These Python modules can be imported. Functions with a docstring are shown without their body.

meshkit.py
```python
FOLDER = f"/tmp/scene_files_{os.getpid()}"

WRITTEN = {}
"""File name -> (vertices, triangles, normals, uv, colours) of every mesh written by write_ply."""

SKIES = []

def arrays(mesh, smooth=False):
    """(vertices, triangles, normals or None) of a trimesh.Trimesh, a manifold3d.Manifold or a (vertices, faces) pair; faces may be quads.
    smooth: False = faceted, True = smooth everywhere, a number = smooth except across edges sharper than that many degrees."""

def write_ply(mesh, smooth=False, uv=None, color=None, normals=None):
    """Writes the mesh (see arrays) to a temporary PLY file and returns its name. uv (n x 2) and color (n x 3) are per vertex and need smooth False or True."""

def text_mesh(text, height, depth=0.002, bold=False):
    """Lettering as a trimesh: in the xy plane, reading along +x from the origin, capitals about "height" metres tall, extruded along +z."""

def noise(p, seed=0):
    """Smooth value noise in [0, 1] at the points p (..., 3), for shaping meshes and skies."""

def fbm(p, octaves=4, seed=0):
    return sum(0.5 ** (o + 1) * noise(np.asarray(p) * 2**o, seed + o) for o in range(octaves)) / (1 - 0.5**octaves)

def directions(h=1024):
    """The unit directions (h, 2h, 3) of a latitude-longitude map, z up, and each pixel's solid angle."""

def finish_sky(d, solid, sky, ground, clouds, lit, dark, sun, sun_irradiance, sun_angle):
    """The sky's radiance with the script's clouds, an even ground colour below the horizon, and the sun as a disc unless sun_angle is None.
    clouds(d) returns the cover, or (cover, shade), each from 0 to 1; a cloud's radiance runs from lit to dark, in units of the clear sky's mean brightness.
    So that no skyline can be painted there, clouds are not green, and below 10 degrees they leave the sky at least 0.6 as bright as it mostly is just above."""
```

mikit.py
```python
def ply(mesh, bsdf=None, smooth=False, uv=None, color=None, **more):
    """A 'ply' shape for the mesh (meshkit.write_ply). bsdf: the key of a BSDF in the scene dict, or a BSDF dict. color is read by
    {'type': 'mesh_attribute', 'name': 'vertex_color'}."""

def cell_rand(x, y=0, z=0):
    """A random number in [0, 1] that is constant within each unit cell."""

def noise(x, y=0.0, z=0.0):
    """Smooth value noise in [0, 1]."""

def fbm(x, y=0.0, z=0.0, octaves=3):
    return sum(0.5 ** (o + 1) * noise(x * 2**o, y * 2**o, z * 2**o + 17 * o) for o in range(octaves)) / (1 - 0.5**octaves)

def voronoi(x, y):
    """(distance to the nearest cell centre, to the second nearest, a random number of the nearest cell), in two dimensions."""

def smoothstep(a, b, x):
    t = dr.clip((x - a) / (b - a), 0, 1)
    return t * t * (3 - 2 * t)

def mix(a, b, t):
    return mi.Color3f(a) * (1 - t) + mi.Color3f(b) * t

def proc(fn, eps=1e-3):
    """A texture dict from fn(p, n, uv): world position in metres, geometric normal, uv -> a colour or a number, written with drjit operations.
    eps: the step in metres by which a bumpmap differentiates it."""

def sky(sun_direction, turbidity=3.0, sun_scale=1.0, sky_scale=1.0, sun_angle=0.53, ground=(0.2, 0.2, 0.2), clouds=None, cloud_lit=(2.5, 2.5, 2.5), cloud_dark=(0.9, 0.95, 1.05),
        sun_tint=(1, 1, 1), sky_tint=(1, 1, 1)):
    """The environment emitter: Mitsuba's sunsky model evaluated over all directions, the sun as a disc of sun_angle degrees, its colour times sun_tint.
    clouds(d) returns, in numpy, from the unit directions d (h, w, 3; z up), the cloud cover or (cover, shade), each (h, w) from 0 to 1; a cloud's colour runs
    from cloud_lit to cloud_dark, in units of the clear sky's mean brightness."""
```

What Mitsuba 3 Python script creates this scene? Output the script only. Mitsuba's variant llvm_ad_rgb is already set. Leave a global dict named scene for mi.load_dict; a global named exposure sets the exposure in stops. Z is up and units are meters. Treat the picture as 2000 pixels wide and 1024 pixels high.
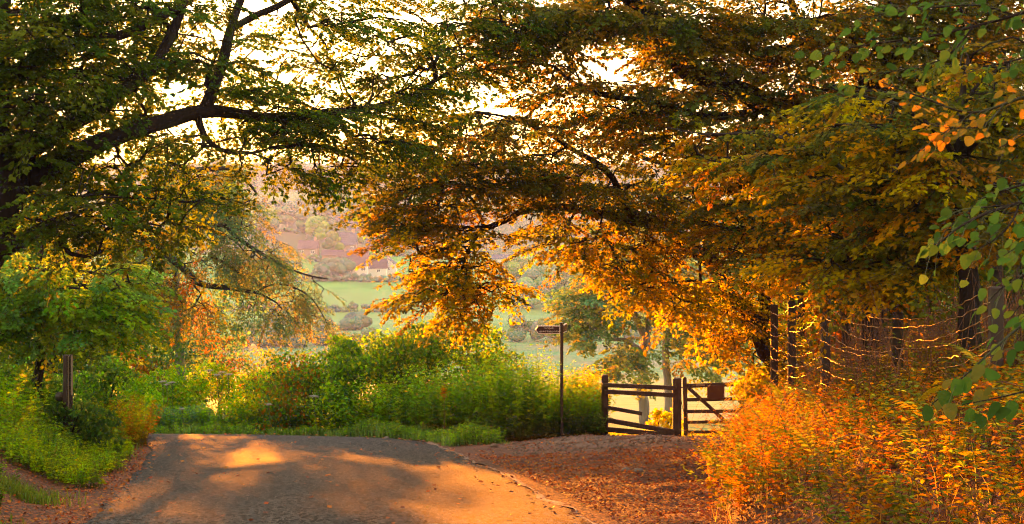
import math
import numpy as np
import trimesh
import shapely
from shapely.geometry import Polygon
from scipy.interpolate import PchipInterpolator
import drjit as dr
import mitsuba as mi
import mikit
import meshkit

T = mi.ScalarTransform4f
F, CX, HY, EYE = 2780.0, 1000.0, 340.0, 1.6        # focal length and horizon, in pixels of the 2000 px photograph; eye height

# ---------------------------------------------------------------- camera, sky, exposure, haze
scene, labels = {}, {}
scene['haze_air'] = {'type': 'homogeneous', 'albedo': {'type': 'rgb', 'value': [0.94, 0.93, 0.98]},
                     'sigma_t': {'type': 'rgb', 'value': [0.00010, 0.00014, 0.00038]},
                     'phase': {'type': 'hg', 'g': 0.3}}
scene['camera'] = {'type': 'perspective', 'fov': math.degrees(2 * math.atan(1000 / F)), 'fov_axis': 'x',
                   'near_clip': 0.05, 'far_clip': 6000.0, 'principal_point_offset_y': (512 - HY) / 1024,
                   'to_world': T().look_at(origin=[0, 0, EYE], target=[0, 1, EYE], up=[0, 0, 1]),
                   'medium': {'type': 'ref', 'id': 'haze_air'}}
SUN = np.array([(348 - CX) / F, 1.0, (HY - 178) / F])


def veil(d):
    """thin high evening cloud, a little streaky"""
    q = d / np.maximum(d[..., 2:3] + .12, .02)
    n = meshkit.fbm(np.stack([q[..., 0] * .5, q[..., 1] * 1.3, q[..., 0] * 0], -1), 4)
    return np.clip(.35 + .5 * n, 0, 1)


scene['sky'] = mikit.sky(SUN.tolist(), turbidity=3, sun_scale=1.6, sky_scale=1.0, sun_angle=0.7, sun_tint=(1.3, .90, .58), clouds=veil, cloud_lit=(1.65, 1.36, 1.06))
exposure = 5.7
LEAF_GAIN = 2.0
scene['haze'] = {'type': 'cube', 'to_world': T().translate([0, 700, -10]).scale([900, 800, 34]), 'bsdf': {'type': 'null'},
                 'interior': {'type': 'ref', 'id': 'haze_air'}}
labels['haze'] = {'label': 'thin evening haze filling the valley', 'kind': 'stuff'}

# ---------------------------------------------------------------- helpers
rng = np.random.default_rng(11)


def P(px, py, d):
    return np.array([(px - CX) / F * d, d, EYE - (py - HY) / F * d])


def unit(v):
    v = np.asarray(v, float)
    return v / np.maximum(np.linalg.norm(v, axis=-1, keepdims=True), 1e-9)


def sstep(a, b, x):
    t = np.clip((np.asarray(x, float) - a) / (b - a), 0, 1)
    return t * t * (3 - 2 * t)


def richer(c, gain):
    l = c @ np.array([.3, .6, .1])
    return np.clip((l[:, None] + (c - l[:, None]) * 1.22) * gain, .004, .75)


class Acc:
    def __init__(s):
        s.v, s.f, s.c, s.n = [], [], [], 0

    def add(s, v, f, c=None):
        v, f = np.asarray(v, float), np.asarray(f, int)
        if not len(v):
            return s
        s.v.append(v)
        s.f.append(f + s.n)
        s.c.append(np.broadcast_to(np.asarray([.5, .5, .5] if c is None else c, float), v.shape))
        s.n += len(v)
        return s

    def tm(s, m):
        return s.add(m.vertices, m.faces)

    def put(s, key, bsdf, color=False, smooth=False):
        if s.n:
            scene[key] = mikit.ply((np.vstack(s.v), np.vstack(s.f)), bsdf, smooth=smooth, color=richer(np.vstack(s.c), LEAF_GAIN if bsdf.startswith('leaf') else 1) if color else None)
        return key


COUNT = {}


def num(name):
    k = COUNT.get(name, -1) + 1
    COUNT[name] = k
    return name if k == 0 else f'{name}_{k:03d}'


def tag(key, label=None, cat=None, group=None, kind=None):
    labels[key] = {k: v for k, v in (('label', label), ('category', cat), ('group', group), ('kind', kind)) if v}
    return key


def tube(pts, rad, sides=6, cap=True):
    """one continuous tapered tube along a polyline"""
    p = np.asarray(pts, float)
    r = np.broadcast_to(np.asarray(rad, float), (len(p),))
    t = unit(np.gradient(p, axis=0))
    a = np.array([0.31, 0.17, 0.93]) if abs(t[0, 2]) < .9 else np.array([1.0, 0.1, 0])
    ns = []
    for k in range(len(p)):
        a = unit(a - t[k] * (a @ t[k]))
        ns.append(a)
    ns = np.array(ns)
    bs = np.cross(t, ns)
    ang = np.arange(sides) * 2 * np.pi / sides
    ring = p[:, None] + r[:, None, None] * (np.cos(ang)[None, :, None] * ns[:, None] + np.sin(ang)[None, :, None] * bs[:, None])
    v = ring.reshape(-1, 3)
    i = np.arange(len(p) - 1)[:, None] * sides
    j = np.arange(sides)[None]
    k = (j + 1) % sides
    f = np.concatenate([np.stack([i + j, i + k, i + sides + k], -1).reshape(-1, 3), np.stack([i + j, i + sides + k, i + sides + j], -1).reshape(-1, 3)])
    if cap:
        n = len(v)
        v = np.vstack([v, p[:1], p[-1:]])
        m = (len(p) - 1) * sides
        f = np.vstack([f, np.stack([j[0] * 0 + n, k[0], j[0]], -1), np.stack([j[0] * 0 + n + 1, m + j[0], m + k[0]], -1)])
    return v, f


def resample(pts, step):
    """smooth (pchip) resampling of a polyline with extra columns"""
    p = np.asarray(pts, float)
    s = np.concatenate([[0], np.cumsum(np.linalg.norm(np.diff(p[:, :3], axis=0), axis=1))])
    n = max(2, int(math.ceil(s[-1] / step)) + 1)
    return PchipInterpolator(s, p)(np.linspace(0, s[-1], n))


def box(center, size, bevel=0.0):
    """a box with chamfered edges"""
    s = np.array(size, float) / 2
    if bevel <= 0:
        m = trimesh.creation.box(extents=2 * s)
    else:
        pts = []
        for sx in (-1, 1):
            for sy in (-1, 1):
                for sz in (-1, 1):
                    for k in range(3):
                        q = s - bevel
                        q[k] = s[k]
                        pts.append(q * (sx, sy, sz))
        m = trimesh.convex.convex_hull(np.array(pts))
    m.apply_translation(center)
    return m


def beam(a, b, w, h, bevel=0.008):
    """a squared timber from a to b; w across (horizontal), h tall"""
    a, b = np.asarray(a, float), np.asarray(b, float)
    L = np.linalg.norm(b - a)
    m = box([0, 0, 0], [L, w, h], bevel)
    x = (b - a) / L
    y = unit(np.cross([0, 0, 1.0], x)) if abs(x[2]) < .95 else np.array([0, 1.0, 0])
    M = np.eye(4)
    M[:3, 0], M[:3, 1], M[:3, 2], M[:3, 3] = x, y, np.cross(x, y), (a + b) / 2
    m.apply_transform(M)
    return m


# leaf shapes: the leaf runs along +x from its base, its width along y, a fold along the midrib lifts the sides
def leaf_shape(kind):
    if kind == 'oval':
        v = [[0, 0, 0], [.3, .27, .07], [.68, .25, .05], [1, 0, -.06], [.68, -.25, .05], [.3, -.27, .07]]
        f = [[0, 3, 1], [1, 3, 2], [0, 4, 3], [0, 5, 4]]
    elif kind == 'long':
        v = [[0, 0, 0], [.35, .15, .05], [1, 0, -.14], [.35, -.15, .05]]
        f = [[0, 2, 1], [0, 3, 2]]
    elif kind == 'toothed':                                  # nettle, bramble leaflet
        v = [[0, 0, 0], [.25, .3, .04], [.6, .2, .02], [1, 0, -.12], [.6, -.2, .02], [.25, -.3, .04]]
        f = [[0, 3, 1], [1, 3, 2], [0, 4, 3], [0, 5, 4]]
    elif kind == 'flake':
        v = [[0, 0, 0], [.5, .42, .05], [1, 0, 0], [.5, -.42, .02]]
        f = [[0, 2, 1], [0, 3, 2]]
    elif kind == 'round':                                    # lime / hazel leaf, near the camera
        n = 9
        t = np.linspace(0, 1, n) ** .9
        w = .43 * np.sin(np.pi * t ** .8) ** .55 + .015 * np.cos(np.arange(n) * np.pi)
        w[0], w[-1] = .02, 0
        mid = np.stack([t, t * 0, -.10 * t ** 2], 1)
        up = np.stack([t - .06 * np.sin(np.pi * t), w, .10 * w - .10 * t ** 2 + .02 * np.cos(np.arange(n) * np.pi)], 1)
        dn = up * [1, -1, 1]
        v = np.vstack([mid, up, dn])
        f = []
        for k in range(n - 1):
            f += [[k, k + 1, n + k], [k + 1, n + k + 1, n + k], [k, 2 * n + k, k + 1], [k + 1, 2 * n + k, 2 * n + k + 1]]
    elif kind == 'lobed':                                    # maple
        out = [(0, 0), (-.05, .28), (.18, .2), (.25, .52), (.45, .3), (.62, .42), (.66, .17), (1, 0)]
        out = out + [(x, -y) for x, y in out[-2:0:-1]]
        v = [[.35, 0, 0]] + [[x, y, .08 * abs(y) - .08 * x * x] for x, y in out]
        m = len(out)
        f = [[0, 1 + k, 1 + (k + 1) % m] for k in range(m)]
        f = [x[::-1] for x in f]
    return np.array(v, float), np.array(f, int)


SHAPE = {k: leaf_shape(k) for k in ('oval', 'long', 'toothed', 'flake', 'round', 'lobed')}


def leaves(pos, ax, nrm, size, col, kind='oval'):
    tv, tf = SHAPE[kind]
    pos, ax = np.asarray(pos, float), unit(ax)
    n = len(pos)
    nrm = unit(nrm - ax * np.sum(nrm * ax, 1, keepdims=True))
    b = np.cross(nrm, ax)
    size = np.broadcast_to(np.asarray(size, float), (n,))[:, None, None]
    v = pos[:, None] + size * (tv[None, :, 0:1] * ax[:, None] + tv[None, :, 1:2] * b[:, None] + tv[None, :, 2:3] * nrm[:, None])
    f = tf[None] + (np.arange(n) * len(tv))[:, None, None]
    c = np.repeat(np.broadcast_to(np.asarray(col, float), (n, 3)), len(tv), 0)
    return v.reshape(-1, 3), f.reshape(-1, 3), c


def tint(n, palette, weights=None, var=.22, seed=None):
    r = seed or rng
    p = np.array(palette, float)
    k = r.choice(len(p), n, p=None if weights is None else np.array(weights) / np.sum(weights))
    return np.clip(p[k] * np.exp(r.normal(0, var, (n, 1))) * np.exp(r.normal(0, .07, (n, 3))), .004, .8)


def rand_dir(n, up=0.0, r=None):
    d = unit((r or rng).normal(size=(n, 3)))
    d[:, 2] += up
    return unit(d)


# ---------------------------------------------------------------- materials
def twosided(b):
    return {'type': 'twosided', 'bsdf': b}


VC = {'type': 'mesh_attribute', 'name': 'vertex_color'}
scene['leaf_material'] = {'type': 'principledthin', 'base_color': VC, 'roughness': .5, 'diff_trans': 1.25, 'spec_trans': 0.0, 'eta': 1.35}
scene['leaf_dull_material'] = {'type': 'principledthin', 'base_color': VC, 'roughness': .7, 'diff_trans': .9, 'spec_trans': 0.0, 'eta': 1.25}
scene['leaf_far_material'] = twosided({'type': 'principled', 'base_color': VC, 'roughness': .8, 'specular': .2})
scene['litter_material'] = twosided({'type': 'principled', 'base_color': VC, 'roughness': .75, 'specular': .3})


def bark_col(p, n, uv):
    a = mikit.fbm(p.x * 24, p.y * 24, p.z * 5, 3)
    b = mikit.fbm(p.x * 3, p.y * 3, p.z * 3 + 9, 3)
    c = mikit.mix([.012, .008, .006], [.050, .032, .023], a)
    return mikit.mix(c, [.07, .085, .04], mikit.smoothstep(.52, .75, b) * .6)


scene['bark_material'] = twosided({'type': 'bumpmap', 'scale': .07, 't': mikit.proc(lambda p, n, uv: mikit.fbm(p.x * 30, p.y * 30, p.z * 6, 3), eps=.004),
                                   'bsdf': {'type': 'principled', 'base_color': mikit.proc(bark_col), 'roughness': .85, 'specular': .3}})


def pale_bark_col(p, n, uv):
    a = mikit.fbm(p.x * 9, p.y * 9, p.z * 2, 3)
    return mikit.mix([.10, .085, .075], [.30, .26, .23], a)


scene['pale_bark_material'] = twosided({'type': 'principled', 'base_color': mikit.proc(pale_bark_col), 'roughness': .9})


def timber_col(p, n, uv):
    a = mikit.fbm(p.x * 40 + p.y * 40, p.z * 6, p.x * 3, 3)
    b = mikit.fbm(p.x * 5, p.y * 5, p.z * 5 + 3, 2)
    return mikit.mix(mikit.mix([.022, .012, .008], [.075, .042, .028], a), [.05, .055, .03], mikit.smoothstep(.5, .8, b) * .5)


scene['timber_material'] = twosided({'type': 'bumpmap', 'scale': .006, 't': mikit.proc(lambda p, n, uv: mikit.fbm(p.x * 60 + p.y * 60, p.z * 10, p.x * 5, 2), eps=.003),
                                     'bsdf': {'type': 'principled', 'base_color': mikit.proc(timber_col), 'roughness': .7}})


def asphalt_col(p, n, uv):
    g = mikit.noise(p.x * 34, p.y * 24)
    g2 = mikit.noise(p.x * 52 + 7, p.y * 36)
    big = mikit.fbm(p.x * .6, p.y * .35, 4, 3)
    c = mikit.mix([.022, .021, .022], [.042, .038, .037], big)
    c = c * (0.15 + 1.6 * mikit.smoothstep(.25, .75, g))
    c = mikit.mix(c, [.20, .17, .15], mikit.smoothstep(.72, .86, g2) * .6)
    crack = mikit.smoothstep(.035, .0, dr.abs(mikit.fbm(p.x * .8, p.y * .5, 8, 4) - .5)) * mikit.smoothstep(.5, .62, mikit.fbm(p.x * .4, p.y * .4, 12, 2))
    return c * (.78 - .3 * crack)


scene['asphalt_material'] = {'type': 'principled', 'base_color': mikit.proc(asphalt_col), 'roughness': .85, 'specular': .2}


def ground_col(p, n, uv):
    big = mikit.fbm(p.x * .7, p.y * .7, 1, 3)
    f1, f2, cell = mikit.voronoi(p.x * 16, p.y * 16)
    grit = mikit.noise(p.x * 60, p.y * 60)
    dirt = mikit.mix([.05, .022, .013], [.13, .06, .035], grit)
    lf = mikit.mix([.17, .045, .018], [.30, .10, .035], cell)
    c = mikit.mix(dirt, lf, mikit.smoothstep(.45, .25, f1) * mikit.smoothstep(.35, .6, big))
    gravel = mikit.mix([.10, .075, .06], [.24, .19, .16], grit)
    gz = dr.exp(-dr.square((p.x - 2.6) / 2.6) - dr.square((p.y - 26.3) / 2.8))
    return mikit.mix(c, gravel, dr.clip(gz * 1.3 * (.4 + big), 0, 1) * .85)


scene['grit_material'] = {'type': 'principled', 'base_color': mikit.proc(lambda p, n, uv: mikit.mix([.09, .06, .045], [.27, .20, .155], mikit.smoothstep(.3, .75, mikit.fbm(p.x * 26, p.y * 26, 5, 3)))), 'roughness': .9, 'specular': .2}
scene['ground_material'] = {'type': 'bumpmap', 'scale': .02, 't': mikit.proc(lambda p, n, uv: mikit.fbm(p.x * 28, p.y * 28, 3, 3), eps=.006),
                            'bsdf': {'type': 'principled', 'base_color': mikit.proc(ground_col), 'roughness': .85, 'specular': .25}}


def grass_mat(a, b, c, s, row=0.0):
    def col(p, n, uv):
        k = mikit.fbm(p.x * s, p.y * s, 2, 4)
        q = mikit.fbm(p.x * s * .12, p.y * s * .12, 6, 2)
        out = mikit.mix(mikit.mix(a, b, mikit.smoothstep(.25, .75, k)), c, mikit.smoothstep(.42, .7, q) * .8)
        if row:
            out = out * (.96 + .04 * dr.sin((p.y + .25 * p.x) * row))
        return out
    return {'type': 'principled', 'base_color': mikit.proc(col), 'roughness': .8, 'specular': .2}


scene['meadow_material'] = grass_mat([.06, .16, .06], [.10, .22, .09], [.20, .17, .10], .5)
scene['pasture_material'] = grass_mat([.06, .20, .035], [.09, .27, .05], [.13, .23, .07], .08)
scene['strip_material'] = grass_mat([.08, .20, .06], [.13, .26, .09], [.18, .24, .11], .06, row=.5)
scene['upland_material'] = grass_mat([.11, .15, .05], [.18, .20, .08], [.20, .18, .09], .03)
scene['wood_floor_material'] = grass_mat([.045, .08, .04], [.07, .11, .05], [.09, .10, .06], .05)


def plain(c, rough=.6, **k):
    return {'type': 'principled', 'base_color': {'type': 'rgb', 'value': list(c)}, 'roughness': rough, **k}


def roof_mat(a, b):
    def col(p, n, uv):
        return mikit.mix(a, b, mikit.fbm(p.x * .9, p.y * .9, p.z * 2.5, 3)) * (.85 + .15 * dr.sin(p.z * 14))
    return twosided({'type': 'principled', 'base_color': mikit.proc(col), 'roughness': .8})


scene['slate_roof_material'] = roof_mat([.06, .065, .10], [.13, .135, .19])
scene['tile_roof_material'] = roof_mat([.075, .050, .065], [.13, .085, .105])
scene['render_wall_material'] = twosided(plain([.62, .58, .52], .8))
scene['brick_wall_material'] = twosided(plain([.30, .19, .14], .85))
scene['window_frame_material'] = twosided(plain([.75, .74, .72], .5))
scene['window_glass_material'] = twosided(plain([.03, .035, .045], .08))
scene['sign_brown_material'] = twosided(plain([.055, .022, .014], .45))
scene['sign_edge_material'] = twosided(plain([.75, .68, .60], .5))
scene['metal_post_material'] = twosided(plain([.045, .03, .022], .45))
scene['wire_material'] = twosided({'type': 'roughconductor', 'material': 'Al', 'alpha': .28, 'specular_reflectance': {'type': 'rgb', 'value': [.85, .6, .38]}})
scene['pale_stripe_material'] = twosided(plain([.24, .18, .11], .6))
scene['stone_material'] = twosided(plain([.17, .13, .10], .85))
scene['umbel_material'] = {'type': 'principledthin', 'base_color': {'type': 'rgb', 'value': [.42, .39, .32]}, 'roughness': .6, 'diff_trans': .8, 'spec_trans': 0.0}
scene['stem_material'] = twosided(plain([.10, .11, .04], .6))
scene['rust_stem_material'] = twosided(plain([.16, .07, .03], .7))

# ---------------------------------------------------------------- the land
# height of the land along the view (metres ahead -> metres below the eye)
_d = np.array([-60, -15, 0, 14, 22, 29, 34, 45, 60, 80, 140, 200, 278, 342, 380, 420, 460, 520, 590, 640, 700, 780, 850, 950, 1100, 1300, 1600.])
_h = np.array([-5.5, -.35, 1.6, 3.42, 4.46, 5.37, 6.30, 8.2, 10.6, 13.6, 22.2, 30, 38.5, 41.0, 41.6, 42, 40.5, 38.3, 34, 30, 25.2, 21.5, 18.4, 13, 3, -6, -10.])
HEIGHT = PchipInterpolator(_d, EYE - _h)
LEFT = np.array([(-1.2, -14), (-1.6, -4), (-2.6, 5), (-4.2, 13.8), (-4.95, 18), (-5.85, 22.4), (-6.9, 26.4), (-8.6, 28.2), (-11, 29.2), (-16, 29.8), (-30, 29)])
RIGHT = np.array([(4.0, -14), (3.4, -4), (2.4, 5), (.84, 13.8), (.05, 18.6), (-.75, 23.2), (-1.5, 26.6), (-3.0, 28.9), (-5.0, 30.6), (-9, 32.6), (-16, 34.2), (-30, 34.5)])
FOOT = np.array([(-20, 4.0), (5, 3.0), (13.8, 2.1), (16.5, 2.45), (23, 3.4), (28.5, 4.5), (34, 5.6), (60, 9)])
ll, rr = resample(LEFT, .25), resample(RIGHT, .25)
ROAD = Polygon(np.vstack([ll, rr[::-1]])).buffer(0)
shapely.prepare(ROAD)


def road_depth(x, y):
    """distance from the edge: positive outside the road, negative inside"""
    pts = shapely.points(np.asarray(x, float), np.asarray(y, float))
    out = shapely.distance(ROAD, pts)
    ins = shapely.distance(ROAD.boundary, pts)
    return np.where(out > 0, out, -ins)


def ground(x, y, detail=True):
    x, y = np.asarray(x, float), np.asarray(y, float)
    z = HEIGHT(np.clip(y, -60, 1600))
    near = 1 - sstep(29, 36, y)
    xl = np.interp(y, LEFT[:8, 1], LEFT[:8, 0])
    t = np.maximum(0, xl - .7 - x)
    z = z + near * 1.5 * (1 - np.exp(-.35 * t))
    t = np.maximum(0, x - np.interp(y, FOOT[:, 0], FOOT[:, 1]))
    z = z + (1 - sstep(30, 42, y)) * 1.75 * (1 - np.exp(-.5 * t))
    z = z + .16 * np.exp(-((x - 2.4) / 1.6) ** 2 - ((y - 25) / 2.2) ** 2) + .14 * np.exp(-((x - 2.1) / .8) ** 2 - ((y - 20.5) / 1.6) ** 2)
    p = np.stack([x, y, x * 0], -1)
    far = sstep(60, 400, y)
    z = z + far * 5 * (meshkit.fbm(p / 160, 3) - .5)
    if detail:
        d = road_depth(x, y)
        k = sstep(.1, 1.2, d) * (1 - sstep(40, 90, y))
        z = z + k * (.22 * (meshkit.fbm(p * .8, 3) - .5) + .05 * (meshkit.fbm(p * 4, 2) - .5))
        z = z - .07 * np.clip((-d - .18) / .25, 0, 1)
    return z


def gz(x, y):
    return float(ground(np.array([x]), np.array([y]))[0])


U = np.sign(np.linspace(-1, 1, 221)) * np.abs(np.linspace(-1, 1, 221)) ** 1.9


def band(key, ys, mat, lift=0.0):
    ys = np.asarray(ys, float)
    W = 34 + np.maximum(0, ys - 31) * .55
    X = W[:, None] * U[None]
    Y = np.repeat(ys[:, None], len(U), 1)
    Z = ground(X.ravel(), Y.ravel()).reshape(X.shape) + lift
    v = np.stack([X, Y, Z], -1).reshape(-1, 3)
    n = len(U)
    i, j = np.meshgrid(np.arange(len(ys) - 1), np.arange(n - 1), indexing='ij')
    a = (i * n + j).ravel()
    f = np.concatenate([np.stack([a, a + 1, a + n + 1], 1), np.stack([a, a + n + 1, a + n], 1)])
    scene[key] = mikit.ply((v, f), mat, smooth=True)
    tag(key, kind='structure')


near_y = np.concatenate([np.arange(-14, 8, .6), np.arange(8, 33.01, .125)])
band('ground', near_y, 'ground_material')
band('meadow', np.concatenate([[near_y[-1]], np.arange(33.5, 60, .7), np.geomspace(60, 345, 60)]), 'meadow_material')
band('pasture', np.linspace(345, 420, 14), 'strip_material')
band('field', np.linspace(420, 590, 24), 'pasture_material')
band('village_ground', np.linspace(590, 800, 22), 'wood_floor_material')
band('upland_field', np.linspace(800, 960, 16), 'upland_material')
band('hill', np.linspace(960, 1480, 20), 'wood_floor_material')

# the road: one sheet between the two edges, with a crown and worn, uneven margins
n_s = 330
L_, R_ = (PchipInterpolator(np.linspace(0, 1, len(q)), q)(np.linspace(0, 1, n_s)) for q in (ll, rr))
ts = np.concatenate([[0, .012, .03], np.linspace(.06, .94, 17), [.97, .988, 1]])
wob = .22 * (meshkit.fbm(np.stack([L_[:, 0], L_[:, 1], L_[:, 0] * 0], 1) * 1.6, 3) - .5)
wob2 = .30 * (meshkit.fbm(np.stack([R_[:, 0], R_[:, 1], R_[:, 0] * 0 + 5], 1) * 1.6, 3) - .5)
across = unit(R_ - L_)
L2, R2 = L_ + across * wob[:, None], R_ + across * wob2[:, None]
XY = L2[:, None] * (1 - ts)[None, :, None] + R2[:, None] * ts[None, :, None]
zz = HEIGHT(np.clip(XY[..., 1], -60, 1600)) + .012 + .05 * (1 - (2 * ts - 1) ** 2)[None]
zz += .02 * (meshkit.fbm(np.concatenate([XY, XY[..., :1] * 0], -1) * .7, 2) - .5)
zz[:, 0] -= .05
zz[:, -1] -= .05
v = np.concatenate([XY, zz[..., None]], -1).reshape(-1, 3)
i, j = np.meshgrid(np.arange(n_s - 1), np.arange(len(ts) - 1), indexing='ij')
a = (i * len(ts) + j).ravel()
m_ = len(ts)
scene['road'] = mikit.ply((v, np.concatenate([np.stack([a, a + 1, a + m_ + 1], 1), np.stack([a, a + m_ + 1, a + m_], 1)])), 'asphalt_material', smooth=True)
tag('road', kind='structure')


# the broken pale grit along the road's outer edge
er = R2[(R2[:, 1] > 6) & (R2[:, 1] < 27.5)]
ea = across[(R2[:, 1] > 6) & (R2[:, 1] < 27.5)]
q = meshkit.fbm(np.column_stack([er * 2.2, er[:, :1] * 0]), 3)
wd = .012 + .11 * np.clip(q * 2.2 - .7, 0, 1)
sh = .10 * (meshkit.fbm(np.column_stack([er * 1.1, er[:, :1] * 0 + 8]), 2) - .5)
e0, e1 = er + ea * (sh - wd - .02)[:, None], er + ea * (sh + wd)[:, None]
em = (e0 + e1) / 2
hz = lambda p_, l_: np.column_stack([p_, HEIGHT(p_[:, 1]) + l_])
v = np.stack([hz(e0, .016), hz(em, .022), hz(e1, -.02)], 1).reshape(-1, 3)
i, j = np.meshgrid(np.arange(len(er) - 1), np.arange(2), indexing='ij')
a = (i * 3 + j).ravel()
scene['road_edge'] = mikit.ply((v, np.concatenate([np.stack([a, a + 1, a + 4], 1), np.stack([a, a + 4, a + 3], 1)])), 'grit_material', smooth=True)
tag('road_edge', kind='structure')


# ---------------------------------------------------------------- trees
def clump_crown(acc, c, radii, n_clumps, n_leaf, size, palette, weights=None, kind='flake', seed=0, hollow=.35, wild=.6, out=.7, clump=1.0, var=.22):
    """foliage of a tree seen whole: leaf clumps on an uneven ellipsoid, each clump a shell of separate leaves"""
    r = np.random.default_rng(seed)
    d = unit(r.normal(size=(n_clumps, 3)) + [0, 0, .25])
    rad = r.uniform(hollow, 1, n_clumps) ** .6 * (1 + .30 * (meshkit.noise(d * 1.7 + seed, seed) - .5))
    cc = np.asarray(c) + d * rad[:, None] * np.asarray(radii)
    cr = clump * np.mean(radii) * r.uniform(.22, .38, n_clumps)
    k = r.integers(0, n_clumps, n_leaf)
    e = unit(r.normal(size=(n_leaf, 3)) + [0, 0, .3])
    pos = cc[k] + e * cr[k, None] * r.uniform(.55, 1.08, (n_leaf, 1)) * [1.15, 1.15, .8]
    nrm = unit(e * out + wild * r.normal(size=(n_leaf, 3)) + [0, 0, .3])
    ax = unit(np.cross(nrm, r.normal(size=(n_leaf, 3))) + [0, 0, -.2])
    tone = np.exp(r.normal(0, .16, n_clumps))[k, None]
    acc.add(*leaves(pos, ax, nrm, size * r.uniform(.7, 1.3, n_leaf), tint(n_leaf, palette, weights, var, seed=r) * tone, kind))
    return cc


GREEN = [(.055, .10, .022), (.075, .12, .025), (.10, .13, .03), (.04, .075, .02)]
GOLD = [(.24, .20, .03), (.27, .22, .03), (.17, .18, .03), (.28, .18, .03)]
RUST = [(.20, .075, .02), (.26, .11, .025), (.15, .06, .02), (.12, .09, .025)]
DARK = [(.03, .055, .018), (.045, .075, .02), (.06, .08, .022)]
BLUEGREEN = [(.05, .10, .06), (.06, .11, .05), (.08, .13, .06)]


BALL = trimesh.creation.icosphere(subdivisions=2)


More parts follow.
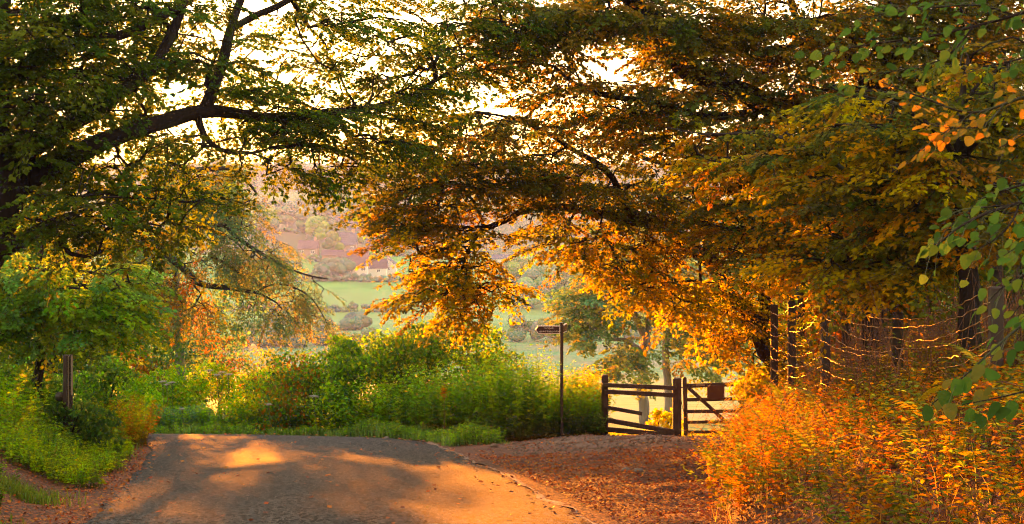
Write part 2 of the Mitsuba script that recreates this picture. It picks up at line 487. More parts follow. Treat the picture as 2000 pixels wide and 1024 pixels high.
def soft_crown(acc, c, radii, n_clumps, palette, seed, n_loose=350, size=.6, fine=3.0):
    r = np.random.default_rng(seed)
    d = unit(r.normal(size=(n_clumps, 3)) + [0, 0, .25])
    rad = r.uniform(.1, 1, n_clumps) ** .55 * (1 + .35 * (meshkit.noise(d * 1.7 + seed, seed) - .5)) * .8
    cc = np.asarray(c) + d * rad[:, None] * np.asarray(radii)
    tone = tint(n_clumps, palette, None, .13, seed=r)
    for k in range(n_clumps):
        v = BALL.vertices
        q = v * (1 + .55 * (meshkit.fbm(v * fine + 7.3 * k + seed, 3, k) - .5))[:, None]
        q = q * np.mean(radii) * r.uniform(.26, .46) * [1.12, 1.12, .85] + cc[k]
        acc.add(q, BALL.faces, tone[k])
    k = r.integers(0, n_clumps, n_loose)
    e = unit(r.normal(size=(n_loose, 3)) + [0, 0, .3])
    pos = cc[k] + e * np.mean(radii) * r.uniform(.3, .5, (n_loose, 1))
    acc.add(*leaves(pos, rand_dir(n_loose, -.2, r), e + .3 * r.normal(size=(n_loose, 3)), size * r.uniform(.6, 1.3, n_loose), tone[k], 'flake'))


def far_tree(name, x, y, h, w, palette, label, cat='tree', group=None, n=1200, size=.5, seed=0, trunk=.3, squat=.42, base=None, mat='leaf_dull_material'):
    key = num(name)
    r = np.random.default_rng(1000 + seed)
    z0 = gz(x, y) if base is None else base
    tag(key, label, cat, group)
    a = Acc()
    lean = r.normal(0, .04, 2)
    top = z0 + h * .75
    pts = np.array([[x, y, z0 - .3], [x + lean[0] * h * .3, y, z0 + h * .3], [x + lean[0] * h * .7, y + lean[1] * h, top]])
    pts = resample(pts, h / 9)
    a.add(*tube(pts, np.linspace(trunk, trunk * .25, len(pts)), 7))
    for k in range(5):
        q = pts[int(len(pts) * (.3 + .12 * k))]
        an = r.uniform(0, 6.28)
        e = q + np.array([math.cos(an) * w * .4, math.sin(an) * w * .4, h * .18])
        a.add(*tube(resample([q, (q + e) / 2 + [0, 0, -h * .02], e], h / 12), .3 * trunk * np.linspace(1, .3, len(resample([q, (q + e) / 2 + [0, 0, -h * .02], e], h / 12))), 5))
    a.put(key + '__trunk', 'pale_bark_material', smooth=True)
    b = Acc()
    if y > 200:
        soft_crown(b, [x, y, z0 + h * (1 - squat)], [w / 2, w / 2, h * squat], 34 if y < 900 else 18, palette, seed, 420 if y < 900 else 120, size)
    else:
        clump_crown(b, [x, y, z0 + h * (1 - squat)], [w / 2, w / 2, h * squat], 40 if y > 200 else 28, n, size, palette, seed=seed, clump=1.3 if y > 200 else 1.0, var=.08 if y > 200 else .22, hollow=.2, out=1.3 if y > 200 else .7, wild=.35 if y > 200 else .6)
    b.put(key + '__crown', 'leaf_far_material' if y > 200 else mat, color=True, smooth=y > 200)
    tag(key + '__crown', kind='stuff')
    return key


# ---- trees grown on a skeleton of limbs, twigs and leafy sprays
def spray_template(r, n_twig=9, step=.085):
    """positions (n,3), leaf directions (n,3) of a flat leafy spray of length 1 along x"""
    pos, dirs, twigs = [], [], []

    def line(o, ang, L, s0):
        n = max(2, int(L / step))
        pts = []
        for k in range(n + 1):
            u = k / n
            q = o + L * u * np.array([math.cos(ang + .25 * u * s0), math.sin(ang + .25 * u * s0)])
            pts.append(q)
            if k:
                for s in ((-1, 1) if k == n else (1 if (k % 2) else -1,)):
                    pos.append(q)
                    a = ang + s * r.uniform(.5, 1.1)
                    dirs.append([math.cos(a), math.sin(a)])
        pos.append(pts[-1])
        dirs.append([math.cos(ang), math.sin(ang)])
        twigs.append(np.array(pts))

    line(np.zeros(2), 0, 1.0, r.uniform(-1, 1))
    for k in range(n_twig):
        u = .08 + .8 * k / n_twig
        s = 1 if k % 2 else -1
        line(np.array([u, 0]), s * r.uniform(.6, 1.0), (.5 * (1 - u) + .16) * r.uniform(.7, 1.2), -s)
    pos, dirs = np.array(pos), np.array(dirs)
    z = -.16 * (pos ** 2).sum(1)
    return np.column_stack([pos, z]), np.column_stack([dirs, dirs[:, 0] * 0 - .25]), [np.column_stack([t, -.16 * (t ** 2).sum(1)]) for t in twigs]


THIN = .95
TEMPLATES = [spray_template(np.random.default_rng(50 + k), 7 + k % 3) for k in range(6)]


def grown_tree(key, limbs, blobs, palette, weights=None, leaf=.085, spray=.75, kind='oval', seed=0, droop=.25, layer=.42, bark='bark_material',
               mat='leaf_material', tilt=.22, jitter=.42, gaps=(), thin=1.0, center=None, limb_name='limb', color_by=None, sag=.0):
    """limbs: [(points, radii)] each its own part; blobs: [(centre, radii, count)] of sprays. Returns the crown's spray ends."""
    r = np.random.default_rng(seed)
    nodes, par, tangent, limb_pts = [], [], [], []
    for li, (pts, rad) in enumerate(limbs):
        q = resample(np.column_stack([np.asarray(pts, float), np.asarray(rad, float)]), .16)
        w = meshkit.fbm(q[:, :3] * 1.3 + 3 * li, 2)[:, None] - .5
        wig = np.stack([meshkit.noise(q[:, :3] * 1.9 + 11 * k + li, k) - .5 for k in range(3)], 1)
        ramp = np.minimum(1, np.arange(len(q)) / 4.0)[:, None]
        q[:, :3] += wig * ramp * np.minimum(.16, 1.2 * q[:, 3:4] + .03)
        rr_ = q[:, 3] * (1 + .22 * w[:, 0])
        a = Acc()
        a.add(*tube(q[:, :3], rr_, 12 if rad[0] > .08 else 8))
        a.put(num(key + ('__trunk' if li == 0 and limb_name == 'limb' else '__' + 'limb')), bark, smooth=True)
        limb_pts.append(q[:, :3])
    nodes = np.vstack(limb_pts)
    tang = np.vstack([unit(np.gradient(q, axis=0)) for q in limb_pts])
    parent = np.full(len(nodes), -1)
    n0 = len(nodes)
    # spray feet
    tg = []
    for c, rad, n in blobs:
        n = max(1, int(n * thin * THIN))
        e = unit(r.normal(size=(n, 3))) * r.uniform(0, 1, (n, 1)) ** (1 / 2.6)
        q = np.asarray(c) + e * np.asarray(rad)
        if layer:
            slope = .12 * (q[:, 0] - np.asarray(c)[0]) * r.choice([-1, 1])
            q[:, 2] = np.round((q[:, 2] - slope) / layer) * layer + slope + r.normal(0, layer * .13, n)
        tg.append(q)
    tg = np.vstack(tg)
    for c, rad in gaps:
        tg = tg[((tg - np.asarray(c)) ** 2).sum(1) > rad ** 2]
    dist = np.array([np.min(np.sum((nodes[:n0] - t) ** 2, 1)) for t in tg])
    tg = tg[np.argsort(dist)]
    N = np.empty((n0 + 40 * len(tg), 3))
    TG = np.empty_like(N)
    PR = np.full(len(N), -1)
    LF = np.zeros(len(N))
    N[:n0], TG[:n0] = nodes, tang
    n = n0
    foot, fdir = [], []
    for t in tg:
        dv = t - N[:n]
        dd = np.sqrt((dv ** 2).sum(1))
        al = (dv * TG[:n]).sum(1) / np.maximum(dd, 1e-6)
        cost = dd * (1.35 - .45 * al)
        k = int(np.argmin(cost))
        L = dd[k]
        m = max(1, min(36, int(L / .22)))
        b1 = N[k] + unit(TG[k] * .9 + dv[k] / max(L, 1e-6) * .6) * L * .4
        b2 = t - unit(dv[k] * [1, 1, .3]) * L * .25 + [0, 0, .06 * L]
        u = np.linspace(0, 1, m + 1)[1:, None]
        pts = (1 - u) ** 3 * N[k] + 3 * u * (1 - u) ** 2 * b1 + 3 * u * u * (1 - u) * b2 + u ** 3 * t
        pts[:-1] += r.normal(0, .025, (m - 1 + 0, 3)) if m > 1 else 0
        prev = np.vstack([N[k:k + 1], pts[:-1]])
        N[n:n + m] = pts
        TG[n:n + m] = unit(pts - prev)
        PR[n] = k
        PR[n + 1:n + m] = np.arange(n, n + m - 1)
        n += m
        foot.append(n - 1)
        fdir.append(TG[n - 1])
    LF[foot] = 1
    for k in range(n - 1, n0 - 1, -1):
        LF[PR[k]] += LF[k]
    # branchlets: from every foot back to a thicker path
    done = np.zeros(n, bool)
    done[:n0] = True
    order = sorted(foot, key=lambda k: -1)
    chains = Acc()
    best = {}
    for k in range(n0, n):
        p_ = PR[k]
        if p_ >= 0 and (p_ not in best or LF[k] > LF[best[p_]]):
            best[p_] = k
    for k in range(n0, n):
        if PR[k] < n0 or best[PR[k]] != k:
            path = [PR[k], k]
            while path[-1] in best and path[-1] >= n0:
                path.append(best[path[-1]])
            q = N[path]
            rad = .0045 + .0042 * np.sqrt(np.maximum(LF[path], 1))
            rad[0] = rad[1]
            chains.add(*tube(q, rad, 4, cap=False))
    # leafy sprays
    lp, la, ln, ls, lc = [], [], [], [], []
    foot = np.array(foot)
    F_ = N[foot]
    D_ = np.array(fdir)
    cen = F_.mean(0) if center is None else np.asarray(center)
    outw = unit((F_ - cen) * [1, 1, 0])
    base_col = tint(len(F_), palette, weights, .12, seed=r)
    if color_by is not None:
        base_col = color_by(F_, base_col, r)
    for q in range(len(F_)):
        pos, dirs, twigs = TEMPLATES[r.integers(len(TEMPLATES))]
        x = unit(D_[q] * [1, 1, .4] + outw[q] * .5 + r.normal(0, .45, 3) * [1, 1, .3] + [0, 0, -droop])
        up = np.array([0, 0, 1.0]) + r.normal(0, tilt, 3)
        y = unit(np.cross(up, x))
        z = np.cross(x, y)
        s = spray * r.uniform(.65, 1.25)
        M = np.stack([x, y, z])
        w = F_[q] + s * pos @ M
        w[:, 2] -= sag * (pos[:, 0] ** 2) * s
        keep = r.uniform(size=len(w)) < .9
        m = int(keep.sum())
        lp.append(w[keep])
        la.append(dirs[keep] @ M + r.normal(0, .25, (m, 3)))
        ln.append(z + r.normal(0, jitter, (m, 3)))
        ls.append(leaf * r.uniform(.65, 1.25, m))
        lc.append(np.clip(base_col[q] * np.exp(r.normal(0, .2, (m, 1))), .004, .6))
        for t in twigs[:1] + twigs[1::3]:
            tw = F_[q] + s * t[np.unique(np.r_[0:len(t):3, len(t) - 1])] @ M
            chains.add(*tube(tw, np.linspace(.0042, .002, len(tw)), 3, cap=False))
    chains.put(key + '__twigs', bark, smooth=True)
    tag(key + '__twigs', kind='stuff')
    a = Acc()
    a.add(*leaves(np.vstack(lp), np.vstack(la), np.vstack(ln), np.concatenate(ls), np.vstack(lc), kind))
    a.put(key + '__foliage', mat, color=True)
    tag(key + '__foliage', kind='stuff')
    return len(np.vstack(lp))


def limb(*q):
    """(px, py, depth, radius) rows -> (points, radii)"""
    return [P(a, b, c) for a, b, c, d in q], [d for a, b, c, d in q]


def blob(px, py, d, rx, ry, rd, n):
    return P(px, py, d), [rx * d / F, rd, ry * d / F], n


def trunk_base(px, py, d):
    p = P(px, py, d)
    return (p[0], p[1], gz(p[0], p[1]) - .2)

# ---------------------------------------------------------------- the valley: village, hedges, trees
def house(px, py_base, d, w, h, roof_h, depth, wall, roof, label, facing=0.0, windows=(), chimney=True, gable=False):
    """px, py_base: where the middle of the front foot stands; w, h: front in metres; gable: the gable end looks at the viewer"""
    key = num('house')
    tag(key, label, 'house', 'village houses in the haze')
    o = P(px, py_base, d)
    z0 = min(o[2], gz(o[0], o[1])) - .5 if abs(o[2] - gz(o[0], o[1])) < 4 else gz(o[0], o[1]) - .5
    z1 = o[2] + h
    c, s = math.cos(facing), math.sin(facing)
    M = np.array([[c, -s, 0, o[0]], [s, c, 0, o[1]], [0, 0, 1, 0], [0, 0, 0, 1.0]])

    def put(part, mesh, mat):
        mesh.apply_transform(M)
        scene[num(f'{key}__{part}')] = mikit.ply(mesh, mat)

    hw, hd = w / 2, depth / 2
    if gable:
        prof = [(-hw, z0), (hw, z0), (hw, z1), (0, z1 + roof_h - .1), (-hw, z1)]
        b = trimesh.creation.extrude_polygon(Polygon(prof), depth, engine='earcut')
        b.apply_transform(np.array([[1, 0, 0, 0], [0, 0, -1, depth], [0, 1, 0, 0], [0, 0, 0, 1.0]]))
        put('wall', b, wall)
        rf = Acc()
        for sg in (-1, 1):
            e0, e1 = np.array([sg * (hw + .35), z1 - .35 * roof_h / hw]), np.array([0, z1 + roof_h])
            v = [[e0[0], -.3, e0[1]], [e1[0], -.3, e1[1]], [e1[0], depth + .3, e1[1]], [e0[0], depth + .3, e0[1]]]
            v = np.array(v + [[q[0], q[1], q[2] + .22] for q in v])
            rf.tm(trimesh.convex.convex_hull(v))
        put('roof', trimesh.Trimesh(np.vstack(rf.v), np.vstack(rf.f), process=False), roof)
    else:
        put('wall', box([0, hd, (z0 + z1) / 2], [w, depth, z1 - z0]), wall)
        prof = [(-.4, z1 - .1), (depth + .4, z1 - .1), (hd, z1 + roof_h)]
        b = trimesh.creation.extrude_polygon(Polygon(prof), w + .6, engine='earcut')
        b.apply_transform(np.array([[0, 0, 1, -hw - .3], [1, 0, 0, 0], [0, 1, 0, 0], [0, 0, 0, 1.0]]))
        put('roof', b, roof)
    if chimney:
        put('chimney', box([hw * .7 if not gable else 0, hd, z1 + roof_h + .3], [.9, .7, 2.0]), 'brick_wall_material')
    for wx, wz, ww, wh in windows:
        k = num(f'{key}__window')
        fr = trimesh.util.concatenate([box([wx + q * (ww / 2 - .07), -.04, z1 - wz], [.14, .1, wh]) for q in (-1, 0, 1)]
                                      + [box([wx, -.042, z1 - wz + q * (wh / 2 - .07)], [ww, .1, .14]) for q in (-1, 1)])
        fr.apply_transform(M)
        scene[k + '__frame'] = mikit.ply(fr, 'window_frame_material')
        g = box([wx, -.01, z1 - wz], [ww - .1, .05, wh - .1])
        g.apply_transform(M)
        scene[k + '__pane'] = mikit.ply(g, 'window_glass_material')


W2 = [(-2.2, 1.3, 1.6, 1.3), (2.2, 1.3, 1.6, 1.3)]
house(688, 537, 520, 11, 3.4, 5.0, 8, 'render_wall_material', 'tile_roof_material', 'long house with a broad dark red roof and white front above the green field', 0, [(4.0, 1.2, 1.7, 1.5), (-1, 1.2, 1.7, 1.5)])
house(734, 536, 524, 7.5, 2.2, 3.4, 7, 'render_wall_material', 'tile_roof_material', 'lower wing with a plum dark roof joined beside the long white house', 0, [(1, .9, 1.4, 1.1)], False)
house(757, 540, 530, 6, 4.2, 2.5, 7, 'render_wall_material', 'slate_roof_material', 'small white house with blue grey trim above the green field', 0, [(0, 1.3, 1.8, 1.3)], True, True)
house(677, 494, 590, 7.0, 3.4, 5.0, 8, 'brick_wall_material', 'slate_roof_material', 'brick house with a steep lavender slate roof behind the long house', 0, W2)
house(686, 497, 574, 3.6, .6, 1.6, 4, 'render_wall_material', 'slate_roof_material', 'low outbuilding with a pale blue roof in front of the brick house', 0, (), False)
house(731, 494, 588, 7.0, .6, 5.0, 8, 'brick_wall_material', 'tile_roof_material', 'first of two steep dark roofs side by side behind the plum roofed wing', 0, ())
house(763, 494, 590, 6.4, .6, 5.0, 8, 'brick_wall_material', 'slate_roof_material', 'second of two steep dark roofs side by side nearer the hanging branch', 0, ())
house(667, 446, 690, 6.4, 3.0, 3.0, 8, 'render_wall_material', 'slate_roof_material', 'house with a pale lavender roof beside the tall round trees', 0, (), True)
house(683, 447, 700, 4.0, 3.2, 2.2, 8, 'render_wall_material', 'slate_roof_material', 'narrow pale gable beside the lavender roofed house', .4, (), False, True)
house(693, 462, 668, 7.2, 3.2, 4.0, 8, 'brick_wall_material', 'slate_roof_material', 'house with a broad mauve roof in the middle of the village', 0, W2)
house(712, 452, 674, 5.5, 3.0, 2.4, 7, 'render_wall_material', 'slate_roof_material', 'white walled house beside the broad mauve roof', 0, [(0, 1.2, 1.6, 1.2)], True)
house(635, 475, 640, 5.0, 2.6, 2.6, 7, 'brick_wall_material', 'slate_roof_material', 'small grey roofed house left of the dark conifer', 0, (), False)
house(648, 505, 560, 8.0, 1.4, 1.8, 7, 'brick_wall_material', 'tile_roof_material', 'low long roof half hidden by the pale tree below the conifer', 0, (), False)
house(730, 378, 930, 7, 2.5, 2.4, 10, 'render_wall_material', 'slate_roof_material', 'farm shed with a lavender roof alone on the upland pasture', 0, (), False)
house(985, 514, 560, 9.5, 1.8, 1.5, 7, 'render_wall_material', 'slate_roof_material', 'long low pale blue building behind the hanging golden leaves', 0, (), False)
house(900, 452, 670, 8.0, 2.4, 2.8, 8, 'brick_wall_material', 'slate_roof_material', 'lavender roofed house glimpsed through the golden branch', 0, W2)
house(963, 449, 680, 4.2, 3.0, 2.2, 8, 'render_wall_material', 'slate_roof_material', 'white gable glimpsed right of the lavender roof through leaves', .2, (), False, True)
house(600, 500, 580, 7.5, 3.0, 3.2, 8, 'brick_wall_material', 'tile_roof_material', 'brick house behind the drooping ash leaves', 0, W2)
house(480, 505, 585, 8.5, 3.0, 3.4, 8, 'render_wall_material', 'slate_roof_material', 'pale house glimpsed through the left hanging branch', 0, W2)
house(830, 470, 640, 9.0, 3.0, 3.4, 8, 'brick_wall_material', 'tile_roof_material', 'wide roofed house hidden behind the thick of the golden branch', 0, W2)


def depth_at(py):
    """how far off the land lies that is seen at this height in the photograph (beyond the meadow)"""
    d = np.linspace(300, 1250, 2000)
    yy = HY + (EYE - HEIGHT(d)) / d * F
    return float(d[np.argmin(np.abs(yy - py))])


def vt(name, px, base_py, top_py, w_px, palette, label, cat='tree', group=None, d=None, **k):
    d = depth_at(base_py) if d is None else d
    x = (px - CX) / F * d
    h = (base_py - top_py) / F * d
    far_tree(name, x, d, h, w_px / F * d, palette, label, cat, group, **k)


MAUVE = [(.05, .085, .055), (.06, .085, .05), (.045, .075, .055)]
sd = 0
for (px, by, ty, w, pal, lab) in [
    (640, 446, 380, 42, MAUVE, 'tall pale round tree left of the village roofs'),
    (612, 446, 392, 36, MAUVE, 'shorter hazy tree left of the tall round tree'),
    (598, 470, 405, 40, MAUVE, 'hazy tree at the outer edge of the village beside drooping leaves'),
    (622, 480, 420, 46, GREEN, 'broad domed tree in front of the tall round tree'),
    (650, 470, 432, 30, MAUVE, 'small rounded tree below the tall round tree'),
    (652, 500, 452, 40, DARK, 'dark triangular conifer beside the brick house'),
    (660, 545, 500, 62, MAUVE, 'pale bushy tree in front of the long white house'),
    (632, 548, 510, 44, MAUVE, 'grey green tree left of the pale bushy tree'),
    (730, 505, 487, 22, GREEN, 'small bright tree between the two steep roofs and the wing'),
    (704, 478, 462, 20, GREEN, 'little tree below the broad mauve roof'),
    (690, 425, 398, 26, MAUVE, 'pale tree above the lavender roofed house'),
    (715, 428, 400, 30, MAUVE, 'hazy tree on the edge of the upland field'),
    (745, 440, 405, 36, MAUVE, 'hazy tree above the village beside the golden branch'),
    (790, 450, 405, 48, MAUVE, 'broad hazy tree behind the golden branch'),
    (850, 450, 410, 40, MAUVE, 'hazy tree above the roofs inside the golden branch'),
    (560, 450, 400, 44, MAUVE, 'hazy tree seen between the drooping branches'),
    (520, 470, 415, 50, MAUVE, 'large hazy tree seen through the left hanging branch'),
    (470, 480, 430, 46, MAUVE, 'hazy tree near the blue green crown'),
    (560, 540, 490, 60, MAUVE, 'mauve tree behind the ash leaves above the field'),
    (500, 540, 480, 60, MAUVE, 'mauve tree beside the pale glimpsed house'),
]:
    vt('village_tree', px, by, ty, w, pal, lab, group='trees around the village', n=3600, size=.62, seed=sd, squat=.46, trunk=.25)
    sd += 1
for k, (px, by, ty, w) in enumerate([(1010, 560, 498, 60), (1050, 575, 505, 74), (1092, 590, 512, 80), (1130, 598, 490, 84), (1075, 560, 470, 70), (1030, 602, 545, 60), (1120, 612, 548, 70), (1170, 600, 500, 90),
                                     (985, 555, 520, 40), (1230, 610, 500, 110), (1300, 610, 500, 110), (1380, 615, 480, 120), (1450, 620, 480, 120)]):
    vt('woodland_tree', px, by, ty, w, BLUEGREEN if k % 3 else GREEN,
       ['low', 'rounded', 'blue green', 'tall', 'far', 'front', 'spreading', 'broad', 'small', 'wide', 'bulky', 'great', 'outer'][k] + ' tree of the wooded slope behind the finger post, ' +
       ['nearest the pale blue building', 'beside the low tree', 'above the dark thicket', 'above the finger', 'at the crest', 'beside the green strip', 'left of the meadow tree', 'behind the meadow tree',
        'against the village', 'behind the golden leaves', 'behind the twin trunks', 'behind the bent bough', 'behind the gate'][k],
       group='trees of the wooded slope', n=4000, size=.62, seed=60 + k, squat=.5, trunk=.3)
# hedges and thickets: rows of shrubs grown into one
def hedge(name, px0, px1, base_py, h, label, palette, n, size=.4, seed=0, d=None, ragged=.35):
    key = num(name)
    r = np.random.default_rng(300 + seed)
    d = depth_at(base_py) if d is None else d
    a = Acc()
    x0, x1 = (px0 - CX) / F * d, (px1 - CX) / F * d
    m = max(2, int((x1 - x0) / (h * .8)))
    for k in range(m):
        x = x0 + (x1 - x0) * (k + .5) / m + r.normal(0, h * .15)
        y = d + r.normal(0, h * .3)
        hh = h * r.uniform(1 - ragged, 1 + ragged)
        soft_crown(a, [x, y, gz(x, y) + hh * .42], [h * .75, h * .7, hh * .55], 9, palette, seed * 50 + k, max(30, n // m // 4), size)
    a.put(key, 'leaf_far_material', color=True, smooth=True)
    tag(key, label, 'hedge', None)


hedge('hedge', 640, 790, 604, 2.6, 'low scrubby hedge below the bright green field', MAUVE, 2200, .45, 1)
hedge('hedge', 360, 640, 604, 2.8, 'brown hedge across the valley behind the hanging leaf tips', RUST[2:] + MAUVE, 2600, .45, 2)
hedge('thicket', 985, 1130, 664, 6.6, 'dark rounded thicket at the top of the meadow behind the finger post', DARK + MAUVE, 5200, .42, 3, ragged=.22)
hedge('hedge', 340, 760, 672, 4.0, 'shadowed hedge along the near edge of the valley fields', MAUVE + DARK, 5200, .42, 4)
hedge('hedge', 900, 990, 660, 4.0, 'hedge behind the golden leaf tips right of the bush', MAUVE, 1200, .42, 5)
hedge('hedge', 1130, 1700, 662, 7.0, 'deep hedge behind the twin meadow trees', GREEN + MAUVE, 7000, .45, 6)
hedge('hedge', 560, 790, 548, 2.8, 'hedge in front of the village gardens', MAUVE, 1500, .5, 7)
hedge('hedge', 380, 800, 402, 5, 'hazy hedge below the upland field', MAUVE, 2200, .8, 8)
hedge('hedge', 690, 800, 391, 2.0, 'thin dark hedge line across the upland field', RUST, 500, .5, 9)
for k, (x0_, x1_, by_) in enumerate([(610, 700, 470), (690, 790, 452), (640, 760, 430), (600, 690, 512), (740, 800, 500), (830, 980, 470), (800, 1010, 440), (440, 620, 500), (430, 600, 460), (860, 1010, 520)]):
    hedge('hedge', x0_, x1_, by_, 2.6, ['garden hedge between the village houses, ' + q for q in ('beside the conifer', 'under the lavender roofs', 'highest on the slope', 'left of the long white house', 'right of the steep roofs',
          'behind the golden branch', 'upper one behind the golden branch', 'behind the drooping tips', 'upper one behind the drooping tips', 'beside the pale blue building')][k], MAUVE + GREEN[:1], 1500, .6, 20 + k)
for k, px in enumerate(range(300, 1500, 40)):
    r_ = np.random.default_rng(700 + k)
    for row in range(2):
        d = 985 + 110 * row + r_.uniform(-25, 25)
        x = (px + r_.uniform(-12, 12) - CX) / F * d
        far_tree('hill_tree', x, d, r_.uniform(11, 17), r_.uniform(14, 20), MAUVE, 'hazy tree of the woods along the far hill', 'tree', 'trees of the far hill', n=1100, size=1.5, seed=200 + 2 * k + row, squat=.5, trunk=.3)
for k, (px, by, ty, w, pal, lab) in enumerate([
    (482, 672, 618, 48, DARK, 'dark round tree in the near valley hedge'), (540, 672, 600, 66, MAUVE + RUST[3:], 'rusty pale tree in the near valley hedge'), (520, 672, 632, 56, BLUEGREEN, 'blue green shrub between the hedge trees'),
    (575, 676, 620, 50, MAUVE, 'grey tree at the end of the valley hedge'), (690, 640, 612, 70, MAUVE, 'low pale tree behind the bush on the bank'), (630, 650, 610, 50, MAUVE, 'hazy shrub left of the low pale tree')]):
    vt('hedge_tree', px, by, ty, w, pal, lab, group='trees of the near valley hedge', n=2200, size=.32, seed=400 + k, squat=.5, trunk=.25)

# nearer trees below the bend, backlit
for k, (px, d, ty, w, pal, lab, n) in enumerate([
    (325, 62, 590, 120, GREEN + GOLD[:1], 'green and amber young tree just beyond the bend', 5200),
    (430, 84, 618, 130, RUST + GREEN, 'round russet green tree beyond the bend right of the amber tree', 6000),
    (265, 52, 600, 130, GOLD + RUST, 'golden leaved tree at the inner side of the bend', 5200),
    (370, 70, 690, 90, GREEN, 'low green bush between the two trees beyond the bend', 2600),
    (520, 76, 690, 110, GREEN + GOLD, 'low bush on the slope beyond the hedge', 2400)]):
    x = (px - CX) / F * d
    h = EYE - (ty - HY) / F * d - gz(x, d)
    far_tree('valley_tree', x, d, h, w / F * d, pal, lab, 'tree', 'trees just beyond the bend', n=n, size=.15, seed=500 + k, squat=.5, trunk=.12, mat='leaf_material')
for k, (px, d, ty, w, pal, lab, n) in enumerate([
    (360, 46, 270, 250, BLUEGREEN, 'large blue green tree behind the left canopy', 14000),
    (180, 42, 420, 300, GREEN, 'bright green tree behind the low left boughs', 14000),
    (40, 38, 380, 300, DARK + GREEN, 'dark green tree at the edge of the left wood', 12000)]):
    x = (px - CX) / F * d
    h = EYE - (ty - HY) / F * d - gz(x, d)
    far_tree('lane_tree', x, d, h, w / F * d, pal, lab, 'tree', 'trees behind the left canopy', n=n, size=.13, seed=520 + k, squat=.48, trunk=.2, mat='leaf_material')

# the twin trees in the meadow behind the fence: grown, so that their boughs show
MEADOW = [(.09, .13, .05), (.12, .15, .05), (.19, .17, .05), (.07, .12, .06)]
base = trunk_base(1262, 800, 62)
grown_tree(tag(num('meadow_tree'), 'grey trunked tree with a crooked low bough standing in the meadow behind the rail fence', 'tree', 'twin meadow trees'),
           [([base] + limb((1256, 760, 62, .22), (1254, 700, 62, .2), (1262, 660, 62, .18), (1240, 620, 62, .13), (1236, 560, 62, .09), (1225, 500, 62, .05))[0], [.26, .22, .2, .18, .13, .09, .05]),
            limb((1252, 690, 62, .12), (1235, 670, 61.5, .1), (1195, 662, 61, .08), (1165, 655, 60.5, .05), (1140, 666, 60, .03)),
            limb((1262, 655, 62, .14), (1268, 600, 62.5, .12), (1262, 540, 63, .08), (1268, 480, 63, .04)),
            limb((1238, 600, 62, .06), (1205, 600, 61, .04), (1160, 615, 61, .025)),
            limb((1232, 580, 62, .06), (1190, 570, 62, .04), (1140, 560, 62, .02))],
           [blob(1170, 590, 61, 75, 50, 2.2, 150), blob(1150, 640, 60.5, 45, 35, 1.5, 60), blob(1225, 530, 62, 90, 50, 2.4, 140), blob(1220, 700, 61, 50, 40, 1.5, 60), blob(1290, 570, 63, 70, 60, 2.2, 120), blob(1240, 470, 62, 90, 50, 2.4, 90)],
           MEADOW, leaf=.15, spray=1.05, seed=31, kind='flake', layer=.6, bark='pale_bark_material', mat='leaf_dull_material')
base = trunk_base(1305, 800, 66)
grown_tree(tag(num('meadow_tree'), 'slimmer straight grey trunk just right of the crooked meadow tree', 'tree', 'twin meadow trees'),
           [([base] + limb((1304, 740, 66, .18), (1300, 690, 66, .17), (1308, 640, 66, .14), (1315, 570, 66, .09), (1320, 500, 66, .05))[0], [.22, .18, .17, .14, .09, .05]),
            limb((1304, 660, 66, .08), (1340, 620, 66, .05), (1380, 600, 66, .03)), limb((1306, 690, 66, .07), (1340, 690, 66, .04), (1390, 700, 66, .02))],
           [blob(1340, 620, 66, 70, 60, 2, 110), blob(1380, 690, 66, 60, 45, 2, 90), blob(1330, 530, 66, 80, 60, 2, 110), blob(1420, 640, 66, 70, 70, 2, 90)],
           MEADOW, leaf=.15, spray=1.05, seed=32, kind='flake', layer=.6, bark='pale_bark_material', mat='leaf_dull_material')

